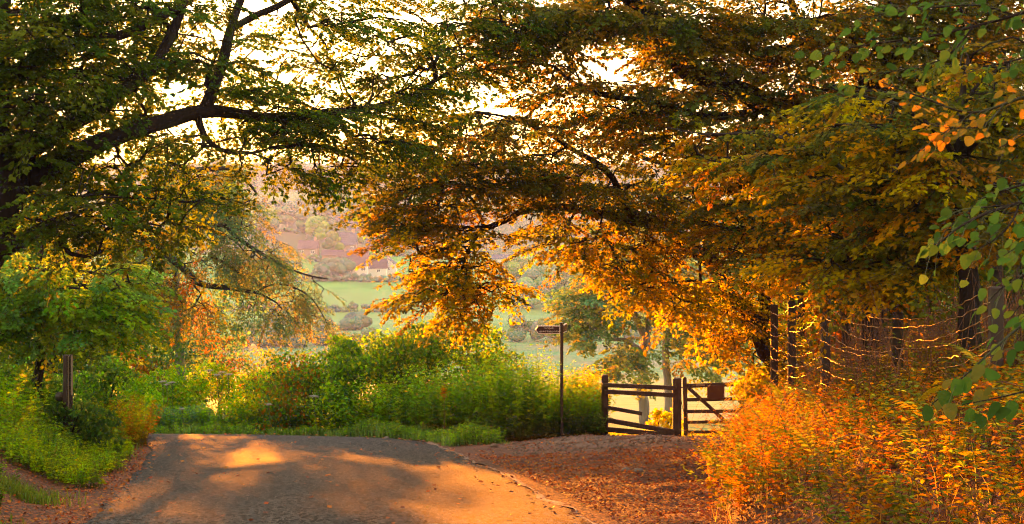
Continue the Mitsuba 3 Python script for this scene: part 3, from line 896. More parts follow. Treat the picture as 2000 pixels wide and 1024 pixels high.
# ---------------------------------------------------------------- the great trees over the lane
LEFTLEAF = [(.045, .075, .018), (.06, .09, .02), (.08, .10, .022), (.05, .065, .016)]
base = trunk_base(-175, 880, 16.3)
grown_tree(tag('beech_tree', 'great dark tree whose boughs arch over the lane before the low sun', 'tree'),
           [([base] + limb((-150, 700, 16.4, .42), (-85, 540, 16.5, .40), (-30, 420, 16.5, .38), (-40, 250, 16.5, .33), (-30, 80, 16.6, .27), (-10, -120, 16.8, .2))[0], [.5, .42, .40, .38, .33, .27, .2]),
            limb((-30, 430, 16.5, .22), (60, 345, 16.8, .16), (190, 285, 17.3, .12), (330, 236, 18, .10), (400, 214, 18.4, .085), (520, 228, 19, .06), (640, 220, 19.6, .05), (720, 208, 20, .042), (790, 190, 20.3, .036), (860, 150, 20.6, .03), (930, 110, 21, .02), (1010, 70, 21.4, .012)),
            limb((-32, 360, 16.5, .15), (110, 258, 17.2, .11), (210, 198, 17.6, .085), (310, 115, 18, .07), (345, 45, 18.2, .06), (380, -60, 18.4, .045)),
            limb((-35, 200, 16.5, .12), (40, 130, 16.9, .09), (150, 94, 17.3, .07), (270, 55, 17.8, .06), (350, 15, 18.2, .045), (430, -50, 18.6, .03)),
            limb((400, 214, 18.4, .085), (425, 145, 18.8, .075), (442, 90, 19, .07), (462, 35, 19.2, .06), (480, -50, 19.4, .05)),
            limb((455, 55, 19.2, .05), (500, 30, 19.4, .045), (560, 0, 19.7, .04), (620, -40, 20, .03)),
            limb((385, 222, 18.3, .05), (400, 268, 18.3, .036), (438, 294, 18.4, .03), (488, 299, 18.6, .022), (525, 288, 18.8, .012)),
            limb((-25, 490, 16.3, .15), (40, 468, 16.4, .09), (85, 442, 16.5, .05), (150, 420, 16.8, .03), (240, 400, 17.2, .018)),
            limb((85, 442, 16.5, .03), (112, 456, 16.5, .028), (125, 486, 16.5, .026), (160, 502, 16.6, .024), (200, 492, 16.7, .02), (240, 474, 16.8, .012)),
            limb((130, 150, 17.2, .03), (180, 138, 17.4, .028), (240, 152, 17.7, .022), (290, 128, 18, .012))],
           [blob(150, -120, 17, 190, 90, 1.6, 120), blob(450, -110, 19, 180, 80, 1.6, 80), blob(760, -90, 20.3, 170, 70, 1.6, 70), blob(150, 15, 17, 130, 40, 1.3, 70), blob(330, 5, 18.2, 110, 30, 1.3, 36), blob(640, 10, 19.8, 110, 36, 1.3, 40), blob(250, 20, 18.6, 90, 40, 1, 30), blob(80, 70, 16.6, 150, 110, 1.4, 210), blob(60, 230, 16.6, 110, 110, 1.2, 150), blob(230, 130, 17.8, 130, 90, 1.2, 95), blob(400, 90, 18.4, 120, 80, 1.4, 34), blob(540, 60, 19.2, 110, 55, 1.4, 34), blob(650, 130, 19.8, 130, 60, 1.4, 46),
            blob(470, 190, 18.8, 120, 45, 1.3, 60), blob(280, 190, 19.2, 90, 55, .9, 75), blob(330, 110, 19.0, 90, 50, .9, 50), blob(400, 150, 18.5, 70, 40, 1.1, 34), blob(600, 230, 19.4, 140, 36, 1.3, 105), blob(740, 60, 20, 110, 55, 1.4, 40), blob(780, 170, 20.2, 120, 60, 1.4, 70), blob(880, 110, 20.7, 120, 60, 1.4, 90), blob(960, 40, 21, 120, 50, 1.4, 120),
            blob(180, 330, 17.2, 120, 60, 1.2, 70), blob(160, 420, 16.8, 140, 70, 1.2, 110), blob(330, 390, 17.4, 110, 70, 1.2, 60), blob(560, 300, 19.2, 120, 30, 1.2, 55), blob(650, 320, 19.7, 70, 18, 1, 26), blob(330, 290, 18, 90, 30, 1.2, 40), blob(760, 270, 20, 90, 34, 1.2, 60)],
           LEFTLEAF, leaf=.068, spray=.62, thin=.8, gaps=[(P(347, 179, d_), .40) for d_ in (17, 17.6, 18.2, 18.8, 19.4, 20)] + [(P(550, 75, d_), .36) for d_ in (18.4, 19.2, 20)] + [(P(690, 105, d_), .36) for d_ in (19.2, 20, 20.8)], seed=41, layer=.34, jitter=.5)
# the ash-like tree whose tips hang into the view
ASH = [(.06, .095, .045), (.08, .11, .05), (.10, .11, .045), (.13, .11, .04)]


def left_rust(f, c, r):
    k = (f[:, 0] < (420 - CX) / F * f[:, 1]) & (r.uniform(size=len(f)) < .45)
    c[k] = tint(int(k.sum()), RUST[3:] + GOLD[:1] + RUST[1:2], None, .15, seed=r)
    return c


base = trunk_base(90, 850, 38)
grown_tree(tag('ash_tree', 'slender tree whose drooping grey green tips hang over the view of the fields', 'tree'),
           [([base] + limb((95, 650, 38.0, 0.255), (110, 560, 38.0, 0.240), (180, 490, 38.0, 0.195), (290, 478, 38.4, 0.135), (360, 525, 38.8, 0.105), (398, 556, 38.9, 0.075), (450, 562, 39.3, 0.060), (500, 572, 39.7, 0.039), (540, 590, 39.9, 0.021))[0],
             [.34, .26, .24, .20, .14, .11, .08, .06, .04, .02]),
            limb((290, 478, 38.4, 0.090), (350, 450, 38.8, 0.075), (430, 440, 39.1, 0.068), (470, 470, 39.5, 0.060), (520, 500, 39.9, 0.045), (580, 530, 40.3, 0.030), (640, 545, 40.7, 0.018)),
            limb((410, 500, 39.1, 0.053), (440, 515, 39.3, 0.045), (480, 545, 39.7, 0.030)),
            limb((500, 572, 39.7, 0.036), (540, 555, 40.1, 0.027), (600, 575, 40.5, 0.021), (630, 615, 40.7, 0.015), (650, 660, 40.9, 0.009)),
            limb((590, 575, 40.5, 0.015), (607, 620, 40.5, 0.012), (600, 660, 40.5, 0.009), (590, 690, 40.5, 0.006)),
            limb((180, 490, 38.0, 0.150), (250, 420, 38.4, 0.120), (350, 340, 39.1, 0.090), (440, 330, 39.5, 0.060), (500, 380, 39.9, 0.030))],
           [blob(460, 420, 39.7, 55, 65, 1.9, 111), blob(405, 350, 39.5, 60, 36, 1.9, 82), blob(505, 510, 40.3, 72, 50, 1.9, 157), blob(585, 570, 40.7, 48, 30, 1.5, 66), blob(535, 592, 40.1, 70, 22, 1.5, 45), blob(420, 500, 39.1, 70, 45, 1.7, 66),
            blob(340, 565, 38.9, 75, 45, 1.7, 150), blob(400, 610, 39.1, 40, 28, 1.4, 45), blob(250, 480, 38.4, 90, 60, 2.0, 105), blob(640, 625, 40.7, 22, 28, 1.2, 15), blob(560, 620, 40.3, 50, 18, 1.2, 18)],
           ASH, leaf=.125, spray=.8, thin=.5, seed=42, kind='long', layer=0, droop=.65, jitter=.6, color_by=left_rust, sag=.25)

base = trunk_base(60, 850, 24.5)
grown_tree(tag('hazel_tree', 'leafy green tree low over the old post with its trunk lost in leaves', 'tree'),
           [([base] + limb((70, 760, 24.5, .09), (80, 660, 24.5, .08), (70, 560, 24.3, .06), (90, 470, 24.1, .03))[0], [.11, .09, .08, .06, .03]),
            limb((80, 660, 24.5, .05), (130, 620, 24.1, .035), (190, 610, 23.7, .015)), limb((75, 600, 24.4, .05), (30, 560, 24.0, .03), (-20, 540, 23.7, .015)), limb((72, 570, 24.3, .05), (130, 530, 23.9, .03), (210, 540, 23.5, .012))],
           [blob(110, 560, 23.6, 110, 50, 1.2, 130), blob(190, 620, 23.6, 80, 50, 1.1, 100), blob(50, 630, 23.6, 90, 44, 1.2, 120), blob(10, 540, 23.1, 80, 80, 1.1, 90), blob(230, 560, 24.0, 60, 60, 1.1, 70)],
           [(.11, .19, .035), (.15, .21, .04), (.19, .21, .04), (.11, .20, .06)], leaf=.078, spray=.6, seed=48, layer=.3, jitter=.5)

RIGHTLEAF = [(.075, .085, .022), (.10, .095, .022), (.14, .10, .024), (.06, .075, .024)]


def amber_low(f, c, r):
    py = HY + (EYE - f[:, 2]) / f[:, 1] * F
    k = r.uniform(size=len(f)) < sstep(120, 360, py) * .42
    c[k] = tint(int(k.sum()), [(.25, .16, .03), (.20, .15, .03), (.24, .12, .025), (.14, .14, .03)], None, .15, seed=r)
    return c


def golden_low(f, c, r):
    py = HY + (EYE - f[:, 2]) / f[:, 1] * F
    k = r.uniform(size=len(f)) < sstep(330, 520, py) * .75
    c[k] = tint(int(k.sum()), GOLD, None, .15, seed=r)
    return c


base = trunk_base(1545, 850, 27)
grown_tree(tag('maple_tree', 'tree by the gate whose golden lower bough bends out over the view', 'tree'),
           [([base] + limb((1530, 770, 27, .17), (1482, 645, 26.6, .15), (1440, 585, 26.3, .14), (1385, 515, 26, .135), (1310, 455, 25.6, .13), (1222, 420, 25.2, .115), (1150, 412, 25, .085), (1100, 408, 24.9, .07), (1050, 402, 24.7, .06), (980, 432, 24.4, .052), (940, 452, 24.3, .045), (900, 474, 24.1, .03), (850, 490, 24, .02), (800, 500, 24, .01))[0],
             [.2, .17, .15, .14, .135, .13, .115, .085, .07, .06, .052, .045, .03, .02, .01]),
            limb((945, 448, 24.3, .03), (928, 400, 24.2, .024), (905, 372, 24, .02), (850, 345, 24, .012)),
            limb((938, 454, 24.3, .03), (914, 490, 24.2, .025), (902, 525, 24.1, .018), (880, 560, 24, .008)),
            limb((1060, 403, 24.7, .03), (1000, 380, 24.4, .025), (940, 350, 24.2, .018), (880, 330, 24, .01)),
            limb((1240, 424, 25.2, .09), (1215, 395, 24.8, .06), (1190, 340, 24.4, .05), (1120, 290, 24, .04), (1050, 250, 23.8, .03), (960, 225, 23.6, .016)),
            limb((1365, 500, 26, .03), (1368, 540, 25.9, .026), (1370, 580, 25.8, .018)),
            limb((1482, 645, 26.6, .12), (1500, 560, 26.4, .11), (1470, 440, 26, .1), (1420, 360, 25.6, .08), (1360, 325, 25.2, .05), (1265, 312, 24.8, .04), (1240, 300, 24.7, .03), (1232, 270, 24.6, .014))],
           [blob(870, 440, 24.1, 130, 75, 1.2, 140), blob(900, 530, 24.1, 110, 60, 1.1, 95), blob(800, 410, 24, 80, 50, 1, 70), blob(860, 585, 24, 90, 24, .9, 45), blob(960, 580, 24.2, 70, 20, .8, 26), blob(980, 340, 24.2, 170, 55, 1.3, 150), blob(840, 340, 23.9, 110, 50, 1.2, 100),
            blob(1100, 350, 24.6, 130, 60, 1.3, 150), blob(1090, 450, 24.9, 80, 40, 1.0, 55), blob(1200, 480, 25.2, 110, 50, 1.2, 80), blob(1260, 530, 25.4, 120, 45, 1.2, 76), blob(1340, 580, 25.8, 110, 55, 1.3, 76), blob(1425, 640, 26.3, 60, 55, 1.1, 56), blob(1250, 390, 25.2, 130, 60, 1.3, 140), blob(1350, 420, 25.6, 110, 70, 1.3, 150),
            blob(1000, 235, 23.8, 150, 40, 1.3, 75), blob(1130, 250, 24, 120, 50, 1.3, 60), blob(1450, 550, 26.2, 80, 60, 1.2, 70), blob(1500, 680, 26.6, 50, 60, 1, 70), blob(900, 260, 23.6, 110, 36, 1.2, 60)],
           RIGHTLEAF, leaf=.074, spray=.66, thin=.86, gaps=[(P(985, 180, d_), .4) for d_ in (22.8, 23.6, 24.4)] + [(P(1080, 215, d_), .3) for d_ in (23.2, 24, 24.6)], seed=43, layer=.36, jitter=.5, color_by=golden_low)

base = trunk_base(1720, 800, 23)
grown_tree(tag('lime_tree', 'tall tree of the right wood with a thick bough rising over the lane', 'tree'),
           [([base] + limb((1716, 640, 23, .26), (1710, 480, 23, .25), (1690, 330, 22.8, .23), (1640, 240, 22.6, .2), (1500, 205, 22.3, .18), (1345, 128, 22, .17), (1290, 70, 21.8, .16), (1242, 5, 21.6, .14), (1200, -70, 21.4, .1))[0], [.3, .26, .25, .23, .2, .18, .17, .16, .14, .1]),
            limb((1690, 330, 22.8, .2), (1720, 180, 22.8, .16), (1760, 20, 22.8, .12), (1780, -100, 22.8, .08)),
            limb((1500, 205, 22.3, .08), (1380, 230, 22, .06), (1270, 200, 21.8, .05), (1160, 180, 21.5, .04), (1080, 130, 21.3, .02)),
            limb((1700, 280, 22.7, .09), (1660, 110, 22.2, .075), (1600, 75, 22, .065), (1560, 45, 21.9, .055), (1540, -10, 21.8, .045)),
            limb((1290, 70, 21.8, .07), (1200, 60, 21.6, .05), (1110, 40, 21.4, .03), (1030, 10, 21.2, .015)),
            limb((1640, 240, 22.6, .08), (1600, 330, 22.3, .05), (1520, 400, 22, .03), (1450, 430, 21.8, .015))],
           [blob(1240, -110, 21.6, 220, 90, 1.6, 150), blob(1600, -120, 22, 220, 100, 1.6, 150), blob(1880, -130, 22.6, 200, 100, 1.6, 130), blob(1750, 0, 22.4, 150, 40, 1.4, 110), blob(1930, 10, 22.6, 120, 50, 1.4, 90), blob(1200, 40, 21.6, 150, 60, 1.4, 200), blob(1080, 60, 21.3, 130, 60, 1.4, 150), blob(1340, 70, 22, 80, 70, 1.4, 150), blob(1120, 160, 21.5, 110, 40, 1.4, 50), blob(1300, 210, 21.9, 130, 60, 1.4, 160), blob(1440, 130, 22.1, 130, 60, 1.4, 75), blob(1450, 30, 22, 100, 40, 1.4, 60), blob(1560, 60, 22, 110, 70, 1.4, 150),
            blob(1450, 280, 22, 150, 60, 1.4, 170), blob(1580, 220, 22.3, 130, 80, 1.4, 190), blob(1700, 100, 22.5, 130, 110, 1.5, 220), blob(1830, 120, 22.6, 150, 130, 1.5, 260), blob(1600, 360, 22.2, 150, 70, 1.4, 190), blob(1750, 320, 22.6, 140, 110, 1.5, 220), blob(1900, 330, 22.8, 140, 130, 1.5, 220), blob(1480, 430, 22, 120, 60, 1.3, 130), blob(1620, 480, 22.4, 130, 60, 1.3, 130)],
           RIGHTLEAF, leaf=.076, spray=.68, thin=.88, gaps=[(P(1230, 105, d_), .42) for d_ in (21, 21.6, 22.2)] + [(P(1170, 95, d_), .4) for d_ in (20.8, 21.4, 22)], seed=44, layer=.36, jitter=.55, color_by=amber_low)

base = trunk_base(1945, 885, 14.6)
grown_tree(tag('hornbeam_tree', 'slim leaning dark trunk on the right bank with a thin bough reaching left', 'tree'),
           [([base] + limb((1922, 760, 14.7, .115), (1900, 600, 14.8, .11), (1886, 480, 15, .1), (1880, 380, 15.1, .09), (1874, 280, 15.2, .06), (1884, 180, 15.3, .035), (1892, 110, 15.3, .015))[0], [.14, .115, .11, .10, .085, .06, .035, .015]),
            limb((1884, 450, 15, .06), (1840, 432, 15.2, .052), (1770, 398, 15.6, .045), (1710, 382, 16, .04), (1650, 338, 16.5, .035), (1590, 296, 17, .03), (1480, 262, 17.8, .022), (1400, 262, 18.4, .014), (1300, 250, 19, .008)),
            limb((1880, 330, 15.1, .045), (1820, 250, 15.2, .03), (1740, 200, 15.4, .02), (1660, 190, 15.6, .01)),
            limb((1886, 300, 15.1, .045), (1960, 230, 15.0, .03), (2040, 200, 15, .02)),
            limb((1710, 382, 16, .02), (1700, 440, 16, .014), (1660, 480, 16, .008))],
           [blob(1560, 300, 17.2, 120, 50, 1.1, 70), blob(1660, 370, 16.4, 110, 60, 1.1, 80), blob(1760, 420, 15.8, 100, 60, 1.1, 80), blob(1840, 300, 15.2, 110, 80, 1.1, 90), blob(1700, 220, 15.5, 100, 50, 1.1, 70), blob(1420, 290, 18.2, 100, 40, 1.1, 45), blob(1930, 180, 15.2, 110, 110, 1.1, 120), blob(1640, 500, 16.2, 110, 45, 1, 70), blob(1760, 520, 15.6, 90, 40, 1, 50), blob(1900, 420, 15, 90, 60, 1, 50)],
           RIGHTLEAF + GOLD[:1], leaf=.07, spray=.6, seed=45, layer=.3, jitter=.5, color_by=amber_low)

# the wood behind, closing the right side
for k, (px, d, ty, w, n) in enumerate([(1560, 40, 330, 260, 9000), (1680, 34, 250, 330, 12000), (1830, 31, 200, 360, 12000), (1980, 28, 150, 380, 12000), (1750, 50, 120, 420, 12000), (1930, 44, 60, 420, 12000), (2150, 36, -60, 500, 9000), (1590, 56, 330, 300, 9000)]):
    x = (px - CX) / F * d
    h = EYE - (ty - HY) / F * d - gz(x, d)
    far_tree('wood_tree', x, d, h, w / F * d, [DARK + GREEN, RUST + GREEN, DARK + RUST][k % 3], ['russet', 'dark green', 'brown green', 'outermost dark', 'tall hidden', 'highest', 'shaded', 'furthest'][k] + ' tree of the right wood behind the wire fence',
             'tree', 'trees of the right wood', n=n, size=.16, seed=540 + k, squat=.52, trunk=.17, mat='leaf_material')
for k, (px, d, top) in enumerate([(1760, 20.5, 250), (1660, 25, 200), (1830, 26, 200), (1965, 21, 150), (1575, 29, 300), (1700, 30, 100)]):
    key = tag(num('young_tree'), ['thin dark trunk just right of the sagging wires', 'thin bare trunk in the shade behind the middle fence post', 'thin trunk deep in the right wood', 'dark young trunk near the picture edge', 'thin trunk beside the gate bushes', 'thin trunk far back behind the wires'][k], 'tree', 'thin trunks in the right wood')
    p0 = P(px, 800, d)
    p0[2] = gz(p0[0], p0[1]) - .1
    p1 = P(px - 15, (top + 800) / 2, d)
    p2 = P(px - 5, top, d)
    grown_tree(key, [([p0, p1, p2], [.085, .07, .04])], [blob(px, top + 160, d, 110, 150, 1.0, 45)], DARK + RUST[:1], leaf=.085, spray=.6, seed=600 + k, layer=.35)

for k, (x, y, h, w) in enumerate([(11.5, 11, 12, 7.5), (12.5, 18, 12, 7.5), (13.5, 26, 13, 8), (9.8, 4.5, 11, 6.5)]):
    far_tree('edge_tree', x, y, h, w, DARK + GREEN + RUST[2:], ['nearer', 'middle', 'farther', 'nearest'][k] + ' dark tree of the right wood beyond the wire fence', 'tree', 'trees of the right wood', n=9000, size=.12, seed=580 + k, squat=.42, trunk=.2, mat='leaf_material')
# the lane goes on behind the viewer under other trees
for k, (x, y, h, w) in enumerate([(-9.5, 3, 14, 10), (-10, -7, 15, 11), (-4, -17, 16, 12), (6, -17, 16, 12), (11, -8, 15, 11), (10.5, 1, 14, 9), (1, -30, 18, 16), (-13, 12, 13, 9)]):
    far_tree('lane_oak', x, y, h, w, GREEN + DARK, 'broad tree beside the lane behind the viewer', 'tree', 'trees along the lane behind the viewer', n=5000, size=.32, seed=560 + k, squat=.4, trunk=.3, mat='leaf_material')

# near branches at the right edge: their big leaves are picked out one by one
def near_branch(label, limbs, n, palette, seed, size, shape='round'):
    key = tag(num('hazel_branch'), label, 'branch', 'leafy branches near the viewer')
    r = np.random.default_rng(seed)
    allp = []
    for pts, rad in limbs:
        q = resample(np.column_stack([np.asarray(pts), np.asarray(rad)]), .05)
        a = Acc()
        a.add(*tube(q[:, :3], q[:, 3], 6))
        a.put(num(key + '__twig'), 'bark_material', smooth=True)
        allp.append(q[:, :3])
    mats = [f'{key}_leaf_material_{k}' for k in range(len(palette))]
    for m, c in zip(mats, palette):
        scene[m] = {'type': 'principledthin', 'base_color': {'type': 'rgb', 'value': list(c)}, 'roughness': .45, 'diff_trans': .9, 'spec_trans': 0.0, 'eta': 1.4}
    tot = sum(len(q) for q in allp)
    stalks_ = Acc()
    for li, q in enumerate(allp):
        m = max(3, int(n * len(q) / tot))
        for k in range(m):
            i = int((len(q) - 1) * (.1 + .9 * (k + r.uniform(-.5, .5)) / m))
            i = min(max(i, 0), len(q) - 1)
            t = unit(q[min(i + 1, len(q) - 1)] - q[max(i - 1, 0)] + 1e-6)
            side = unit(np.cross(t, [0, 0, 1.0])) * (1 if k % 2 else -1)
            reach = r.uniform(.02, .26) * (1 - .5 * i / len(q))
            ft = q[i] + (side * .7 + t * .8) * reach + np.array([0, 0, r.normal(-.02, .05)])
            stalks_.add(*tube(resample([q[i], (q[i] + ft) / 2 + [0, 0, .02], ft], .06), .0013, 4, cap=False))
            ax = unit(t * .7 + side * r.uniform(.3, 1.0) + [0, 0, r.uniform(-.7, .05)] + r.normal(0, .3, 3))
            nr = unit(np.array([0, -.35, 1.0]) + r.normal(0, .45, 3))
            s = size * r.uniform(.5, 1.25)
            v, f, c = leaves([ft], [ax], [nr], s, [0, 0, 0], shape)
            bend = ((v - ft) @ ax) / s
            v = v - np.outer(r.uniform(0, .3) * s * bend ** 2, nr)
            lk = num(key + '__leaf')
            scene[lk] = mikit.ply((v, f), mats[r.integers(len(mats))], smooth=True)
    stalks_.put(key + '__stalks', 'stem_material', smooth=True)
    tag(key + '__stalks', kind='stuff')


NG = [(.09, .20, .025), (.13, .24, .03), (.18, .26, .03), (.06, .13, .02)]
NO = [(.38, .19, .015), (.45, .21, .015), (.30, .20, .02), (.18, .18, .03)]
near_branch('cluster of large green leaves before the slim trunk, lowest tip hanging', [limb((2100, 380, 7.6, .012), (1980, 400, 7.6, .009), (1880, 440, 7.6, .006), (1810, 505, 7.6, .003)), limb((1990, 400, 7.6, .006), (1940, 470, 7.5, .004), (1900, 490, 7.5, .002)),
                                                                     limb((1960, 402, 7.6, .006), (1900, 410, 7.7, .004), (1840, 460, 7.7, .002)), limb((2120, 330, 7.7, .01), (2000, 360, 7.7, .007), (1910, 390, 7.7, .003))], 90, NG, 1, .07)
near_branch('green leaves hanging at the right edge below the big cluster', [limb((2130, 480, 7.3, .01), (2040, 520, 7.3, .007), (1960, 560, 7.3, .004), (1930, 590, 7.3, .002)), limb((2100, 540, 7.3, .007), (2010, 580, 7.3, .004), (1975, 620, 7.3, .002)), limb((2120, 430, 7.2, .007), (2010, 470, 7.2, .004), (1960, 500, 7.2, .002))], 60, NG, 2, .064)
near_branch('dark green leafy branch across the top right corner', [limb((2150, -40, 9.2, .016), (1980, 30, 9.3, .012), (1820, 70, 9.4, .009), (1680, 90, 9.5, .006), (1590, 110, 9.6, .003)), limb((1980, 30, 9.3, .008), (1900, 10, 9.3, .006), (1780, 20, 9.4, .004), (1660, 40, 9.5, .002)),
                                                                    limb((1900, 52, 9.3, .007), (1830, 120, 9.3, .005), (1740, 140, 9.4, .003), (1640, 160, 9.5, .002)), limb((2120, 60, 9.2, .008), (2010, 110, 9.2, .006), (1920, 130, 9.2, .004))], 210, NG, 3, .07)
near_branch('sprays of sunlit amber leaves below the dark corner branch', [limb((2150, 160, 8.8, .014), (2000, 190, 8.8, .01), (1900, 220, 8.9, .007), (1800, 190, 9, .005), (1720, 160, 9.1, .003)), limb((1960, 205, 8.8, .007), (1900, 250, 8.8, .005), (1850, 250, 8.8, .003), (1800, 235, 8.8, .002)),
                                                                      limb((2120, 180, 8.7, .008), (2020, 250, 8.7, .005), (1950, 290, 8.7, .003)), limb((1900, 220, 8.9, .005), (1830, 270, 8.9, .003), (1790, 300, 8.9, .002))], 130, NO, 4, .064)
near_branch('small drooping branch with pale blurred leaves in front of the slim trunk', [limb((2120, 560, 7, .008), (1990, 640, 7, .006), (1900, 720, 7, .004), (1820, 790, 7, .002)), limb((2080, 740, 7, .006), (1980, 770, 7, .004), (1880, 790, 7, .002))], 38, [NG[3], NO[3], NG[0]], 5, .075)

# ---------------------------------------------------------------- hedges, nettles and grass along the lane
def scatter_in(poly, n, r):
    x0, y0, x1, y1 = poly.bounds
    out = np.zeros((0, 2))
    while len(out) < n:
        q = r.uniform((x0, y0), (x1, y1), (n * 3, 2))
        out = np.vstack([out, q[shapely.contains_xy(poly, q[:, 0], q[:, 1])]])
    return out[:n]


def bush(name, label, c, rad, n, size, palette, weights=None, seed=0, kind='oval', cat='bush', clumps=30, group=None, stems=9):
    """c: foot on the ground (x, y); rad: half widths and height"""
    key = tag(num(name), label, cat, group)
    r = np.random.default_rng(seed)
    z = gz(*c)
    a = Acc()
    cc = clump_crown(a, [c[0], c[1], z + rad[2] * .45], [rad[0], rad[1], rad[2] * .55], clumps, n, size, palette, weights, kind, seed, hollow=.3, wild=.75)
    a.put(key + '__foliage', 'leaf_material', color=True)
    tag(key + '__foliage', kind='stuff')
    b = Acc()
    for q in cc[:: max(1, len(cc) // stems)]:
        o = np.array([c[0] + r.normal(0, rad[0] * .15), c[1] + r.normal(0, rad[1] * .15), z - .1])
        pts = resample([o, (o + q) / 2 + [0, 0, .15], q], .15)
        b.add(*tube(pts, np.linspace(.022, .006, len(pts)), 5))
    b.put(key + '__stems', 'bark_material', smooth=True)
    return key


def at(px, d):
    return ((px - CX) / F * d, d)


def top(px, py, d):
    return EYE - (py - HY) / F * d - gz((px - CX) / F * d, d)


BRIGHT = [(.13, .23, .025), (.19, .28, .03), (.25, .29, .035), (.08, .16, .022)]
bush('elder_bush', 'tall dense bush on the verge at the bend with gold tipped top and dark underside', at(860, 31.4), [1.45, 1.1, top(860, 606, 31.4)], 17000, .085, GREEN + BRIGHT[:1] + GOLD[:1], None, 71, clumps=46)
bush('elder_bush', 'lower leafy bush joining the tall dense bush on its left', at(700, 31.6), [1.3, 1.0, top(700, 648, 31.6)], 12000, .085, GREEN + BRIGHT, None, 72, clumps=40)
bush('elder_bush', 'rust flecked bush at the outer end of the row', at(585, 32.0), [1.15, 1.0, top(585, 690, 32)], 6500, .08, GREEN + RUST[:2] + BRIGHT[:1], None, 73, clumps=34)
bush('elder_bush', 'sunlit yellow green bush at the far end of the row', at(500, 33.4), [1.0, .9, top(500, 714, 33.4)], 4500, .08, BRIGHT + GOLD[:2], None, 74, clumps=26)
bush('hedge_bush', 'bright lime green hedge bush by the bend, centre of three', at(330, 36.5), [1.1, .9, top(330, 722, 36.5)], 5200, .085, BRIGHT, None, 75, clumps=26, group='bright hedge across the bend')
bush('hedge_bush', 'bright lime green hedge bush by the bend, nearest the left bank', at(262, 36), [1.0, .9, top(262, 724, 36)], 4600, .085, BRIGHT, None, 76, clumps=24, group='bright hedge across the bend')
bush('hedge_bush', 'bright lime green hedge bush by the bend, next to the yellow green bush', at(420, 36), [1.1, .9, top(420, 726, 36)], 5200, .085, BRIGHT + GOLD[:1], None, 77, clumps=26, group='bright hedge across the bend')
bush('gate_bush', 'glowing golden bush leaning over the hinge end of the gate', at(1520, 27.6), [.85, .9, top(1520, 730, 27.6)], 6000, .075, GOLD + [(.20, .17, .03)], None, 78, clumps=34)
bush('gate_bush', 'small yellow sapling growing behind the broken fence rails', at(1300, 30.4), [.42, .35, top(1300, 795, 30.4)], 420, .1, GOLD[:2] + BRIGHT[2:3], None, 79, clumps=12)
bush('ivy_bush', 'dark ivy and saplings around the foot of the old post', at(142, 21.75), [.75, .5, top(142, 785, 21.75)], 2800, .07, GREEN + DARK, None, 80, 'toothed', clumps=26)
bush('bank_bush', 'green bank bush behind the old post', at(40, 25), [1.6, 1, top(40, 730, 25)], 5200, .08, GREEN + BRIGHT[:1], None, 82, clumps=30)
bush('bank_bush', 'shaded bush between the old post and the bend', at(195, 27), [.9, .8, top(195, 690, 27)], 4200, .075, GREEN + BRIGHT[:1], None, 83, clumps=26)


def stalks(key, pts, h, pairs, leaf, palette, seed, kind='toothed', spread=.8, weights=None, lean=.12, mat='leaf_material', stem_r=.004):
    """upright leafy herbs: every stalk has its own stem and pairs of leaves"""
    r = np.random.default_rng(seed)
    n = len(pts)
    h = np.broadcast_to(h, (n,)) * r.uniform(.7, 1.15, n)
    z = ground(pts[:, 0], pts[:, 1])
    ln = r.normal(0, lean, (n, 2))
    foot = np.column_stack([pts, z])
    tip = foot + np.column_stack([ln * h[:, None], h])
    col = tint(n, palette, weights, .14, seed=r)
    lp, la, nn, ls, lc = [], [], [], [], []
    for k in range(pairs):
        u = .22 + .78 * (k + .5) / pairs
        for s in (0, 1):
            az = r.uniform(0, 6.28, n) if s == 0 else az + np.pi
            dv = np.column_stack([np.cos(az), np.sin(az), r.normal(.05, .25, n)])
            uu = np.clip(u + r.normal(0, .03, n), 0, 1)[:, None]
            lp.append(foot + (tip - foot) * uu)
            la.append(dv)
            nn.append(np.column_stack([-.5 * np.cos(az), -.5 * np.sin(az), np.ones(n)]) + r.normal(0, .35, (n, 3)))
            ls.append(leaf * (1.15 - .6 * u) * r.uniform(.75, 1.25, n))
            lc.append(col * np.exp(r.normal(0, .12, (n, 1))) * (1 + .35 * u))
    a = Acc()
    a.add(*leaves(np.vstack(lp), np.vstack(la), np.vstack(nn), np.concatenate(ls), np.clip(np.vstack(lc), 0, .6), kind))
    # stems as thin three-sided prisms
    side = np.array([[1, 0, 0], [-.5, .87, 0], [-.5, -.87, 0]]) * stem_r
    v = np.stack([foot[:, None] + side, tip[:, None] + side * .4], 1).reshape(n, 6, 3)
    f = np.array([[0, 1, 4], [0, 4, 3], [1, 2, 5], [1, 5, 4], [2, 0, 3], [2, 3, 5]])
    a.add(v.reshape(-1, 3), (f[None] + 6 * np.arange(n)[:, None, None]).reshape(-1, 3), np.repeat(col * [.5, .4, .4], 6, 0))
    a.put(key, mat, color=True)
    return key


